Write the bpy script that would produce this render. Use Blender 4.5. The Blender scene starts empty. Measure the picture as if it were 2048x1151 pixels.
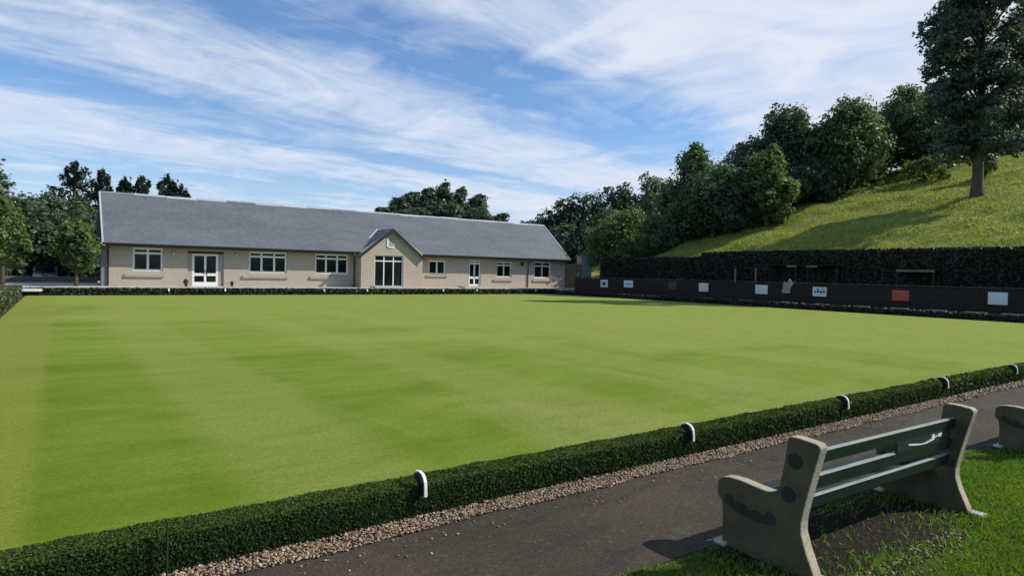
import bpy, math, random
import numpy as np
from mathutils import Vector, Matrix

R = math.radians
scene = bpy.context.scene
col = scene.collection
rng = np.random.default_rng(7)
random.seed(7)

# ------------------------------------------------------------------ camera
CAM_F, YAW, PITCH, ROLL, CAM_H = 1275.98, .6159, -.0234, .0205, 1.7595
cy, sy, cp, sp = math.cos(YAW), math.sin(YAW), math.cos(PITCH), math.sin(PITCH)
Fw = Vector((sy*cp, cy*cp, sp)); Rt = Vector((cy, -sy, 0)); Up = Rt.cross(Fw)
cr, sr = math.cos(ROLL), math.sin(ROLL)
Rc = Rt*cr + Up*sr; Uc = Up*cr - Rt*sr
cam = bpy.data.cameras.new('camera'); camo = bpy.data.objects.new('camera', cam); col.objects.link(camo)
camo.matrix_world = Matrix(((Rc.x, Uc.x, -Fw.x, 0), (Rc.y, Uc.y, -Fw.y, 0), (Rc.z, Uc.z, -Fw.z, CAM_H), (0, 0, 0, 1)))
cam.sensor_width = 36; cam.lens = CAM_F/2048*36; cam.clip_end = 6000; cam.clip_start = .05
scene.camera = camo

# ------------------------------------------------------------------ helpers
def tag(o, label=None, cat=None, group=None, kind=None):
    if label: o['label'] = label
    if cat: o['category'] = cat
    if group: o['group'] = group
    if kind: o['kind'] = kind
    return o

def empty(name, loc=(0, 0, 0), rz=0.0, **kw):
    o = bpy.data.objects.new(name, None); col.objects.link(o)
    o.location = loc; o.rotation_euler = (0, 0, rz); o.empty_display_size = .2
    return tag(o, **kw)

class MB:
    """collects boxes, prisms and tubes, then links them as ONE mesh object"""
    def __init__(s): s.v = []; s.f = []
    def add(s, vs, fs):
        b = len(s.v); s.v += [tuple(v) for v in vs]; s.f += [tuple(i+b for i in f) for f in fs]; return s
    def box(s, x0, y0, z0, x1, y1, z1):
        return s.add([(x0,y0,z0),(x1,y0,z0),(x1,y1,z0),(x0,y1,z0),(x0,y0,z1),(x1,y0,z1),(x1,y1,z1),(x0,y1,z1)],
                     [(3,2,1,0),(4,5,6,7),(0,1,5,4),(1,2,6,5),(2,3,7,6),(3,0,4,7)])
    def prism(s, poly, axis, a, b):
        """poly of (p,q) extruded along axis 0/1/2 from a to b"""
        def mk(p, q, t):
            return {0: (t, p, q), 1: (p, t, q), 2: (p, q, t)}[axis]
        n = len(poly)
        vs = [mk(p, q, a) for p, q in poly] + [mk(p, q, b) for p, q in poly]
        fs = [tuple(range(n)), tuple(range(2*n-1, n-1, -1))] + [(i, i+n, (i+1) % n+n, (i+1) % n) for i in range(n)]
        return s.add(vs, fs)
    def tube(s, pts, rad, sides=8, cap=True):
        pts = [Vector(p) for p in pts]
        if not hasattr(rad, '__len__'): rad = [rad]*len(pts)
        rings = []
        ref = Vector((1, 0, 0))
        for i, p in enumerate(pts):
            d = (pts[min(i+1, len(pts)-1)]-pts[max(i-1, 0)]).normalized()
            if abs(d.dot(ref)) > .95: ref = Vector((0, 1, 0))
            a = d.cross(ref).normalized(); b = d.cross(a)
            rings.append([p+(a*math.cos(t)+b*math.sin(t))*rad[i] for t in [2*math.pi*k/sides for k in range(sides)]])
        vs = [v for r in rings for v in r]; fs = []
        for i in range(len(pts)-1):
            for k in range(sides):
                fs.append((i*sides+k, i*sides+(k+1) % sides, (i+1)*sides+(k+1) % sides, (i+1)*sides+k))
        if cap:
            fs.append(tuple(range(sides-1, -1, -1))); fs.append(tuple((len(pts)-1)*sides+k for k in range(sides)))
        return s.add(vs, fs)
    def build(s, name, mat, parent=None, bevel=0, smooth=False, **kw):
        me = bpy.data.meshes.new(name); me.from_pydata(s.v, [], s.f); me.update()
        import bmesh
        bm = bmesh.new(); bm.from_mesh(me); bmesh.ops.recalc_face_normals(bm, faces=bm.faces)
        if bevel:
            bmesh.ops.bevel(bm, geom=list(bm.edges), offset=bevel, segments=2, affect='EDGES', profile=.5, clamp_overlap=True)
        bm.to_mesh(me); bm.free()
        if smooth: me.shade_smooth()
        me.materials.append(mat)
        o = bpy.data.objects.new(name, me); col.objects.link(o)
        if parent: o.parent = parent
        return tag(o, **kw)

def np_mesh(name, V, F, mat, parent=None, tint=None, smooth=False, **kw):
    """fast mesh from numpy arrays (all faces with the same corner count)"""
    me = bpy.data.meshes.new(name); n, k = F.shape
    me.vertices.add(len(V)); me.vertices.foreach_set('co', np.ascontiguousarray(V, dtype=np.float32).ravel())
    me.loops.add(n*k); me.loops.foreach_set('vertex_index', np.ascontiguousarray(F, dtype=np.int32).ravel())
    me.polygons.add(n); me.polygons.foreach_set('loop_start', np.arange(0, n*k, k, dtype=np.int32))
    me.polygons.foreach_set('loop_total', np.full(n, k, dtype=np.int32))
    if smooth: me.polygons.foreach_set('use_smooth', np.ones(n, dtype=bool))
    if tint is not None:
        a = me.attributes.new('tint', 'FLOAT', 'POINT'); a.data.foreach_set('value', np.ascontiguousarray(tint, dtype=np.float32))
    me.update(calc_edges=True); me.materials.append(mat)
    o = bpy.data.objects.new(name, me); col.objects.link(o)
    if parent: o.parent = parent
    return tag(o, **kw)

# ------------------------------------------------------------------ materials
def new_mat(name):
    m = bpy.data.materials.new(name); m.use_nodes = True
    nt = m.node_tree; p = nt.nodes['Principled BSDF']
    return m, nt, p
def N(nt, t, **kw):
    n = nt.nodes.new(t)
    for k, v in kw.items(): setattr(n, k, v)
    return n
def L(nt, a, b): nt.links.new(a, b)
def pos(nt): return N(nt, 'ShaderNodeNewGeometry').outputs['Position']
def mapped(nt, scale=(1, 1, 1), rot=(0, 0, 0), src=None):
    m = N(nt, 'ShaderNodeMapping'); m.inputs['Scale'].default_value = scale; m.inputs['Rotation'].default_value = rot
    L(nt, src or pos(nt), m.inputs['Vector']); return m.outputs['Vector']
def noise(nt, scale, detail=4, vec=None, rough=.55, dist=0):
    n = N(nt, 'ShaderNodeTexNoise'); n.inputs['Scale'].default_value = scale; n.inputs['Detail'].default_value = detail
    n.inputs['Roughness'].default_value = rough; n.inputs['Distortion'].default_value = dist
    L(nt, vec if vec is not None else pos(nt), n.inputs['Vector']); return n.outputs['Fac']
def ramp(nt, fac, stops):
    r = N(nt, 'ShaderNodeValToRGB'); e = r.color_ramp.elements
    while len(e) < len(stops): e.new(.5)
    for el, (p, c) in zip(e, stops):
        el.position = p; el.color = (c, c, c, 1) if not hasattr(c, '__len__') else (*c, 1)
    L(nt, fac, r.inputs['Fac']); return r.outputs['Color']
def mix(nt, fac, a, b, mode='MIX'):
    m = N(nt, 'ShaderNodeMix', data_type='RGBA', blend_type=mode)
    for v, i in ((fac, 0), (a, 6), (b, 7)):
        if hasattr(v, 'is_linked'): L(nt, v, m.inputs[i])
        elif hasattr(v, '__len__'): m.inputs[i].default_value = (*v, 1)
        else: m.inputs[i].default_value = v
    return m.outputs[2]
def math_(nt, op, a, b=None, c=None):
    m = N(nt, 'ShaderNodeMath', operation=op)
    for v, i in ((a, 0), (b, 1), (c, 2)):
        if v is None: continue
        if hasattr(v, 'is_linked'): L(nt, v, m.inputs[i])
        else: m.inputs[i].default_value = v
    return m.outputs[0]
def bump(nt, p, h, strength=.3, dist=.02):
    b = N(nt, 'ShaderNodeBump'); b.inputs['Strength'].default_value = strength; b.inputs['Distance'].default_value = dist
    L(nt, h, b.inputs['Height']); L(nt, b.outputs['Normal'], p.inputs['Normal'])

def simple(name, c, rough=.7, var=.25, scale=6, bmp=0, metal=0, spec=.3):
    m, nt, p = new_mat(name)
    n = noise(nt, scale, 6); n2 = noise(nt, scale*9, 3)
    f = math_(nt, 'ADD', math_(nt, 'MULTIPLY', n, .65), math_(nt, 'MULTIPLY', n2, .35))
    lo = tuple(x*(1-var) for x in c); hi = tuple(min(1, x*(1+var)) for x in c)
    L(nt, ramp(nt, f, [(.3, lo), (.7, hi)]), p.inputs['Base Color'])
    p.inputs['Roughness'].default_value = rough; p.inputs['Metallic'].default_value = metal
    p.inputs['Specular IOR Level'].default_value = spec
    if bmp: bump(nt, p, n2, bmp, .01)
    return m

def leaf_mat(name, dark, light, trans=.25, rough=.55, spec=.35):
    m, nt, p = new_mat(name)
    at = N(nt, 'ShaderNodeAttribute', attribute_name='tint')
    c = ramp(nt, at.outputs['Fac'], [(0, dark), (1, light)])
    n = noise(nt, .35, 3)
    c = mix(nt, math_(nt, 'MULTIPLY', n, .5), c, (dark[0]*.8, dark[1]*.8, dark[2]), 'MIX')
    L(nt, c, p.inputs['Base Color']); p.inputs['Roughness'].default_value = rough
    p.inputs['Specular IOR Level'].default_value = spec
    t = N(nt, 'ShaderNodeBsdfTranslucent'); L(nt, mix(nt, 1.0, c, (1.2, 1.25, .6), 'MULTIPLY'), t.inputs['Color'])
    ms = N(nt, 'ShaderNodeMixShader'); ms.inputs[0].default_value = trans
    out = nt.nodes['Material Output']
    L(nt, p.outputs[0], ms.inputs[1]); L(nt, t.outputs[0], ms.inputs[2]); L(nt, ms.outputs[0], out.inputs['Surface'])
    return m

M = {}
M['leaf_dark'] = leaf_mat('leaf_dark', (.038, .070, .044), (.140, .205, .092), .32)
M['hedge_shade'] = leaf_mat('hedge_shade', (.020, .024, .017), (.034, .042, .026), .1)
M['leaf_big'] = leaf_mat('leaf_big', (.050, .085, .075), (.170, .230, .165), .4)
M['leaf_mid'] = leaf_mat('leaf_mid', (.044, .084, .040), (.190, .270, .090), .38)
M['leaf_light'] = leaf_mat('leaf_light', (.055, .100, .034), (.235, .310, .095), .4)
M['leaf_far'] = leaf_mat('leaf_far', (.046, .080, .056), (.140, .195, .105), .32)
M['conifer'] = leaf_mat('conifer', (.022, .044, .036), (.060, .090, .060), .2)
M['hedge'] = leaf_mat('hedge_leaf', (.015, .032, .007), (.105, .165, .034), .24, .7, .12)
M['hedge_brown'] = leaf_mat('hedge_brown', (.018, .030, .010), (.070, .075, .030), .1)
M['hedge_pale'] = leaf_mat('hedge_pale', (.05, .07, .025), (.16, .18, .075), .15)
M['hedge_core'] = simple('hedge_core', (.008, .016, .006), .95, .4, 20)
M['meadow_blade'] = leaf_mat('meadow_blade', (.17, .21, .045), (.46, .46, .12), .4)
M['lawn_blade'] = leaf_mat('lawn_blade', (.075, .170, .012), (.24, .37, .035), .4)
M['bark'] = simple('bark', (.09, .065, .048), .9, .45, 5, .6)
M['bark_pine'] = simple('bark_pine', (.13, .07, .045), .9, .4, 4, .6)
M['white_paint'] = simple('white_paint', (.78, .78, .74), .45, .06, 8)
M['white_frame'] = simple('white_frame', (.82, .82, .77), .4, .06, 8)
M['black_paint'] = simple('black_paint', (.006, .006, .006), .5, .2, 8)
def concrete_mat():
    m, nt, p = new_mat('concrete')
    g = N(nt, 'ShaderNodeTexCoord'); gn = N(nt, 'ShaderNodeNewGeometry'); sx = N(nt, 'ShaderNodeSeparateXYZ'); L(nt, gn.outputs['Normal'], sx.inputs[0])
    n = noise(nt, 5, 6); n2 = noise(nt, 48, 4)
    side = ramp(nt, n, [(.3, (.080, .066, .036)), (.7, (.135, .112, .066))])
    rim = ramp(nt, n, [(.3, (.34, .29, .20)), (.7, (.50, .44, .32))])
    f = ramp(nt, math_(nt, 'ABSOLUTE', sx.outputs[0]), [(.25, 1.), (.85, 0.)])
    c = mix(nt, f, side, rim)  # sunlit rims and shaded sides put into the colour by face direction
    c = mix(nt, ramp(nt, n2, [(.35, .2), (.6, 0.)]), c, (.05, .045, .03))
    L(nt, c, p.inputs['Base Color']); p.inputs['Roughness'].default_value = .92; p.inputs['Specular IOR Level'].default_value = .15
    bump(nt, p, n2, .5, .008)
    return m
M['concrete'] = concrete_mat()
M['concrete_pale'] = simple('concrete_pale', (.46, .43, .38), .9, .2, 9, .35)
M['socket'] = simple('socket', (.030, .032, .028), .8, .3, 12)
M['slat_green'] = simple('slat_green', (.018, .070, .058), .32, .3, 14, .1, 0, .6)
def slat_mat():
    m, nt, p = new_mat('slat_green')
    g = N(nt, 'ShaderNodeNewGeometry'); sx = N(nt, 'ShaderNodeSeparateXYZ'); L(nt, g.outputs['Normal'], sx.inputs[0])
    n = noise(nt, 9, 5, mapped(nt, (.4, 4, 4)))
    base = ramp(nt, n, [(.3, (.006, .016, .0145)), (.7, (.014, .030, .026))])
    worn_or_lit = math_(nt, 'MULTIPLY', ramp(nt, sx.outputs[2], [(.7, 0.), (.95, 1.)]), ramp(nt, n, [(.3, .55), (.55, 1.)]))  # sun glare on up-facing slat tops, painted as a paler colour
    L(nt, mix(nt, worn_or_lit, base, (.27, .31, .27)), p.inputs['Base Color'])
    p.inputs['Roughness'].default_value = .4; p.inputs['Specular IOR Level'].default_value = .5
    return m
M['slat_green'] = slat_mat()
M['slat_dark'] = simple('slat_dark', (.010, .022, .019), .6, .35, 9)
M['paving'] = simple('paving', (.42, .40, .36), .9, .15, 3, .1)
M['stone_sill'] = simple('stone_sill', (.40, .33, .27), .85, .15, 6, .1)
M['fascia'] = simple('fascia', (.020, .022, .026), .5, .2, 6)
M['brown_pipe'] = simple('brown_pipe', (.06, .035, .027), .5, .2, 6)
M['lead'] = simple('lead', (.42, .43, .46), .55, .15, 4)
M['ridge_grey'] = simple('ridge_grey', (.20, .20, .215), .8, .2, 4)
M['slab'] = simple('slab', (.17, .19, .16), .9, .2, 6)  # tone of the slabs that stand for sunlit dashes
M['beam_timber'] = simple('beam_timber', (.20, .175, .15), .85, .25, 4)
M['rail_timber'] = simple('rail_timber', (.065, .052, .045), .85, .3, 3)
M['stake_green'] = simple('stake_green', (.018, .030, .016), .7, .2, 9)
M['dark_timber'] = simple('dark_timber', (.026, .020, .017), .85, .35, 5, .3)
M['brown_timber'] = simple('brown_timber', (.30, .185, .12), .85, .3, 4, .3)
M['pale_timber'] = simple('pale_timber', (.34, .28, .23), .85, .25, 4, .3)
M['sign_white'] = simple('sign_white', (.62, .68, .70), .5, .10, 3)
M['sign_red'] = simple('sign_red', (.42, .09, .06), .6, .2, 3)
M['sign_brown'] = simple('sign_brown', (.10, .045, .04), .6, .2, 3)
M['sign_ink'] = simple('sign_ink', (.03, .035, .05), .6, .2, 3)
M['pale_cloth'] = simple('pale_cloth', (.40, .32, .295), .9, .12, 5)
M['grey_render'] = simple('grey_render', (.36, .36, .37), .9, .15, 3, .1)
M['blue_render'] = simple('blue_render', (.20, .21, .24), .9, .12, 3, .1)
M['car_paint'] = simple('car_paint', (.13, .14, .16), .25, .05, 2, 0, .3, .6)
M['rubber'] = simple('rubber', (.015, .015, .016), .8, .2, 6)
M['stone_wall'] = simple('stone_wall', (.13, .115, .10), .95, .4, 2.2, .6)
M['plaque'] = simple('plaque', (.016, .03, .03), .4, .3, 20)
M['lamp_glass'] = simple('lamp_glass', (.7, .68, .6), .3, .05, 5)

def glass_mat():
    m, nt, p = new_mat('window_glass')
    n = noise(nt, .7, 2)
    L(nt, ramp(nt, n, [(.35, (.006, .009, .009)), (.7, (.022, .030, .028))]), p.inputs['Base Color'])
    p.inputs['Roughness'].default_value = .08; p.inputs['Specular IOR Level'].default_value = .22
    return m
M['glass'] = glass_mat()

def wall_mat():
    m, nt, p = new_mat('pale_brick')
    # x along wall from X+Y so that returns get courses too
    s = N(nt, 'ShaderNodeSeparateXYZ'); L(nt, pos(nt), s.inputs[0])
    c = N(nt, 'ShaderNodeCombineXYZ'); L(nt, math_(nt, 'ADD', s.outputs[0], s.outputs[1]), c.inputs[0]); L(nt, s.outputs[2], c.inputs[1])
    b = N(nt, 'ShaderNodeTexBrick'); L(nt, c.outputs[0], b.inputs['Vector'])
    b.inputs['Scale'].default_value = 1; b.inputs['Brick Width'].default_value = .44; b.inputs['Row Height'].default_value = .15
    b.inputs['Mortar Size'].default_value = .010; b.inputs['Color1'].default_value = (.545, .46, .36, 1); b.inputs['Color2'].default_value = (.48, .40, .31, 1)
    b.inputs['Mortar'].default_value = (.50, .42, .36, 1)
    n = noise(nt, 1.3, 5); n2 = noise(nt, 14, 4)
    cc = mix(nt, math_(nt, 'MULTIPLY', n, .5), b.outputs['Color'], (.40, .33, .27))
    cc = mix(nt, .35, cc, ramp(nt, n2, [(.3, (.30, .24, .18)), (.7, (.56, .455, .35))]))
    L(nt, cc, p.inputs['Base Color']); p.inputs['Roughness'].default_value = .9; p.inputs['Specular IOR Level'].default_value = .15
    bump(nt, p, n2, .4, .01)
    return m
M['wall'] = wall_mat()

def slate_mat():
    m, nt, p = new_mat('grey_slate')
    s = N(nt, 'ShaderNodeSeparateXYZ'); L(nt, pos(nt), s.inputs[0])
    c = N(nt, 'ShaderNodeCombineXYZ'); L(nt, s.outputs[0], c.inputs[0]); L(nt, math_(nt, 'MULTIPLY', s.outputs[2], 1.55), c.inputs[1])
    b = N(nt, 'ShaderNodeTexBrick'); L(nt, c.outputs[0], b.inputs['Vector'])
    b.inputs['Scale'].default_value = 1; b.inputs['Brick Width'].default_value = .36; b.inputs['Row Height'].default_value = .26
    b.inputs['Mortar Size'].default_value = .012; b.inputs['Mortar Smooth'].default_value = .3
    b.inputs['Color1'].default_value = (.118, .136, .158, 1); b.inputs['Color2'].default_value = (.082, .097, .116, 1); b.inputs['Mortar'].default_value = (.055, .058, .066, 1)
    n = noise(nt, .5, 5, mapped(nt, (.6, 1, 2.2))); n2 = noise(nt, 5, 4)
    cc = mix(nt, .6, b.outputs['Color'], ramp(nt, n, [(.3, (.074, .090, .108)), (.7, (.155, .168, .182))]))
    cc = mix(nt, .25, cc, ramp(nt, n2, [(.3, (.05, .055, .064)), (.7, (.21, .22, .23))]))
    L(nt, cc, p.inputs['Base Color']); p.inputs['Roughness'].default_value = .62; p.inputs['Specular IOR Level'].default_value = .35
    bump(nt, p, b.outputs['Fac'], .25, .01)
    return m
M['slate'] = slate_mat()

def green_mat():
    m, nt, p = new_mat('bowling_turf')
    s = N(nt, 'ShaderNodeSeparateXYZ'); L(nt, pos(nt), s.inputs[0])
    big = noise(nt, .13, 4, mapped(nt, (.55, 1.4, 1)), .6, .6)
    streak = noise(nt, 1.5, 6, mapped(nt, (.7, 1.6, 1), (0, 0, R(-35))), .7)
    diag = noise(nt, .9, 3, mapped(nt, (.08, 1.1, 1), (0, 0, R(62))), .5)
    cross = noise(nt, .8, 3, mapped(nt, (1.0, .07, 1), (0, 0, R(8))), .5)
    fine = noise(nt, 20, 6, rough=.75); vf = noise(nt, 95, 3, rough=.75)
    f = math_(nt, 'ADD', math_(nt, 'MULTIPLY', big, .22), math_(nt, 'MULTIPLY', streak, .38))
    f = math_(nt, 'ADD', f, math_(nt, 'MULTIPLY', diag, .20))
    f = math_(nt, 'ADD', f, math_(nt, 'MULTIPLY', cross, .20))
    c = ramp(nt, f, [(.36, (.095, .168, .010)), (.50, (.145, .215, .017)), (.64, (.245, .285, .038))])
    # grazing sheen put into the colour: paler, yellower towards the far right
    sheen = math_(nt, 'ADD', math_(nt, 'MULTIPLY', s.outputs[1], .011), math_(nt, 'MULTIPLY', s.outputs[0], .021))
    sheen = math_(nt, 'ADD', sheen, math_(nt, 'MULTIPLY', math_(nt, 'SUBTRACT', big, .5), .9))
    c = mix(nt, ramp(nt, sheen, [(.08, 0.), (.38, .78), (1., .93)]), c, (.315, .362, .078))
    # worn pale rink ends and mowing stripes that run away from the viewer
    st_ = N(nt, 'ShaderNodeTexWave', wave_type='BANDS', bands_direction='X'); st_.inputs['Scale'].default_value = .085; st_.inputs['Distortion'].default_value = 1.2; st_.inputs['Detail'].default_value = 2; st_.inputs['Detail Scale'].default_value = .4
    L(nt, pos(nt), st_.inputs['Vector'])
    c = mix(nt, ramp(nt, st_.outputs['Fac'], [(.50, 0.), (.80, .38)]), c, (.33, .34, .095))
    worn_or_lit = noise(nt, .33, 4, mapped(nt, (1, .35, 1), (0, 0, R(-20))), .6, 1.2)
    c = mix(nt, ramp(nt, worn_or_lit, [(.55, 0.), (.68, .5)]), c, (.33, .33, .11))
    c = mix(nt, ramp(nt, streak, [(.36, .24), (.47, 0.)]), c, (.115, .175, .020))
    # border strip mown the other way on the left side
    edge = N(nt, 'ShaderNodeMapRange'); edge.inputs[1].default_value = -.28; edge.inputs[2].default_value = -.12; edge.inputs[3].default_value = .6; edge.inputs[4].default_value = 0
    L(nt, s.outputs[0], edge.inputs[0])
    c = mix(nt, edge.outputs[0], c, (.28, .285, .058))
    c = mix(nt, ramp(nt, fine, [(.38, .42), (.56, 0.)]), c, (.060, .110, .010))
    c = mix(nt, ramp(nt, vf, [(.38, .55), (.56, 0.)]), c, (.055, .100, .010))
    L(nt, c, p.inputs['Base Color']); p.inputs['Roughness'].default_value = .9; p.inputs['Specular IOR Level'].default_value = .05
    bump(nt, p, vf, .5, .015)
    return m
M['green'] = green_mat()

def ground_mat(name, a, b, c2, sc=1.0):
    m, nt, p = new_mat(name)
    n = noise(nt, .35*sc, 5); n2 = noise(nt, 9*sc, 5); n3 = noise(nt, 70*sc, 2)
    c = ramp(nt, n, [(.35, a), (.65, b)])
    c = mix(nt, ramp(nt, n2, [(.4, 0.), (.7, .7)]), c, c2)
    c = mix(nt, ramp(nt, n3, [(.35, .5), (.6, 0.)]), c, tuple(x*.4 for x in a))
    L(nt, c, p.inputs['Base Color']); p.inputs['Roughness'].default_value = .95; p.inputs['Specular IOR Level'].default_value = .1
    bump(nt, p, n2, .5, .03)
    return m
M['ground'] = ground_mat('rough_ground', (.05, .075, .022), (.09, .11, .035), (.10, .085, .05))
M['meadow_soil'] = ground_mat('meadow_soil', (.22, .26, .055), (.36, .37, .095), (.28, .30, .07))
def worn_lawn():
    m = ground_mat('lawn_soil', (.050, .075, .016), (.070, .085, .024), (.055, .050, .028), 3); nt = m.node_tree; p = nt.nodes['Principled BSDF']
    lk = p.inputs['Base Color'].links[0].from_socket
    s = N(nt, 'ShaderNodeSeparateXYZ'); L(nt, pos(nt), s.inputs[0]); w = noise(nt, 5, 4)
    def box(cx_, cy_, hx, hy):
        a = math_(nt, 'DIVIDE', math_(nt, 'SUBTRACT', s.outputs[0], cx_), hx); b = math_(nt, 'DIVIDE', math_(nt, 'SUBTRACT', s.outputs[1], cy_), hy)
        r = math_(nt, 'ADD', math_(nt, 'POWER', math_(nt, 'ABSOLUTE', a), 4.), math_(nt, 'POWER', math_(nt, 'ABSOLUTE', b), 4.))
        return math_(nt, 'ADD', r, math_(nt, 'MULTIPLY', math_(nt, 'SUBTRACT', w, .5), 1.2))
    d = math_(nt, 'MINIMUM', box(4.72, 2.28, 1.4, .52), box(9.55, 2.22, 1.4, .52))
    n2 = noise(nt, 38, 4, rough=.7)
    earth = ramp(nt, n2, [(.3, (.010, .008, .006)), (.55, (.022, .018, .013)), (.75, (.085, .068, .048))])  # bare soil, its colour darkened to carry the shade under the benches
    L(nt, mix(nt, ramp(nt, d, [(.8, 1.), (1.3, 0.)]), lk, earth), p.inputs['Base Color'])
    return m
M['lawn_soil'] = worn_lawn()
M['soil'] = ground_mat('bare_soil', (.045, .036, .028), (.07, .055, .042), (.085, .07, .055), 3)

def asphalt_mat():
    m, nt, p = new_mat('asphalt')
    n = noise(nt, .9, 5); n2 = noise(nt, 45, 4, rough=.7); v = N(nt, 'ShaderNodeTexVoronoi'); v.inputs['Scale'].default_value = 55
    L(nt, pos(nt), v.inputs['Vector'])
    c = ramp(nt, n, [(.3, (.046, .035, .021)), (.7, (.080, .061, .037))])
    stain = noise(nt, 2.6, 5, mapped(nt, (.5, 1.2, 1)), .65, 1.5)
    c = mix(nt, ramp(nt, stain, [(.34, .55), (.47, 0.)]), c, (.026, .021, .016))
    c = mix(nt, ramp(nt, stain, [(.56, 0.), (.72, .5)]), c, (.125, .105, .075))
    c = mix(nt, ramp(nt, n2, [(.35, .65), (.6, 0.)]), c, (.022, .019, .015))
    chips = math_(nt, 'MULTIPLY', ramp(nt, v.outputs['Distance'], [(.18, 1.), (.35, 0.)]), ramp(nt, noise(nt, 21, 2), [(.5, 0.), (.68, 1.)]))
    c = mix(nt, math_(nt, 'MULTIPLY', chips, .75), c, (.21, .18, .15))
    L(nt, c, p.inputs['Base Color']); p.inputs['Roughness'].default_value = .85; p.inputs['Specular IOR Level'].default_value = .25
    bump(nt, p, n2, .7, .012)
    return m
M['asphalt'] = asphalt_mat()

def pebble_mat():
    m, nt, p = new_mat('pebble')
    at = N(nt, 'ShaderNodeAttribute', attribute_name='tint')
    c = ramp(nt, at.outputs['Fac'], [(0, (.035, .024, .014)), (.3, (.20, .125, .070)), (.6, (.40, .27, .155)), (.85, (.30, .23, .155)), (1, (.72, .58, .41))])
    c = mix(nt, .25, c, ramp(nt, noise(nt, 60, 3), [(.3, (.10, .07, .05)), (.7, (.42, .33, .24))]))
    L(nt, c, p.inputs['Base Color']); p.inputs['Roughness'].default_value = .75; p.inputs['Specular IOR Level'].default_value = .25
    return m
M['pebble'] = pebble_mat()

# ------------------------------------------------------------------ sun and sky
EL, AZ = R(39), R(-29)                      # sun: azimuth measured from +X
sun_dir = Vector((math.cos(EL)*math.cos(AZ), math.cos(EL)*math.sin(AZ), math.sin(EL)))
sl = bpy.data.lights.new('sun', 'SUN'); sl.energy = 4.9; sl.angle = R(.5); sl.color = (1, .93, .82)
so = bpy.data.objects.new('sun', sl); col.objects.link(so); so.rotation_euler = sun_dir.to_track_quat('Z', 'Y').to_euler(); so.location = (40, -20, 60)

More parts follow.
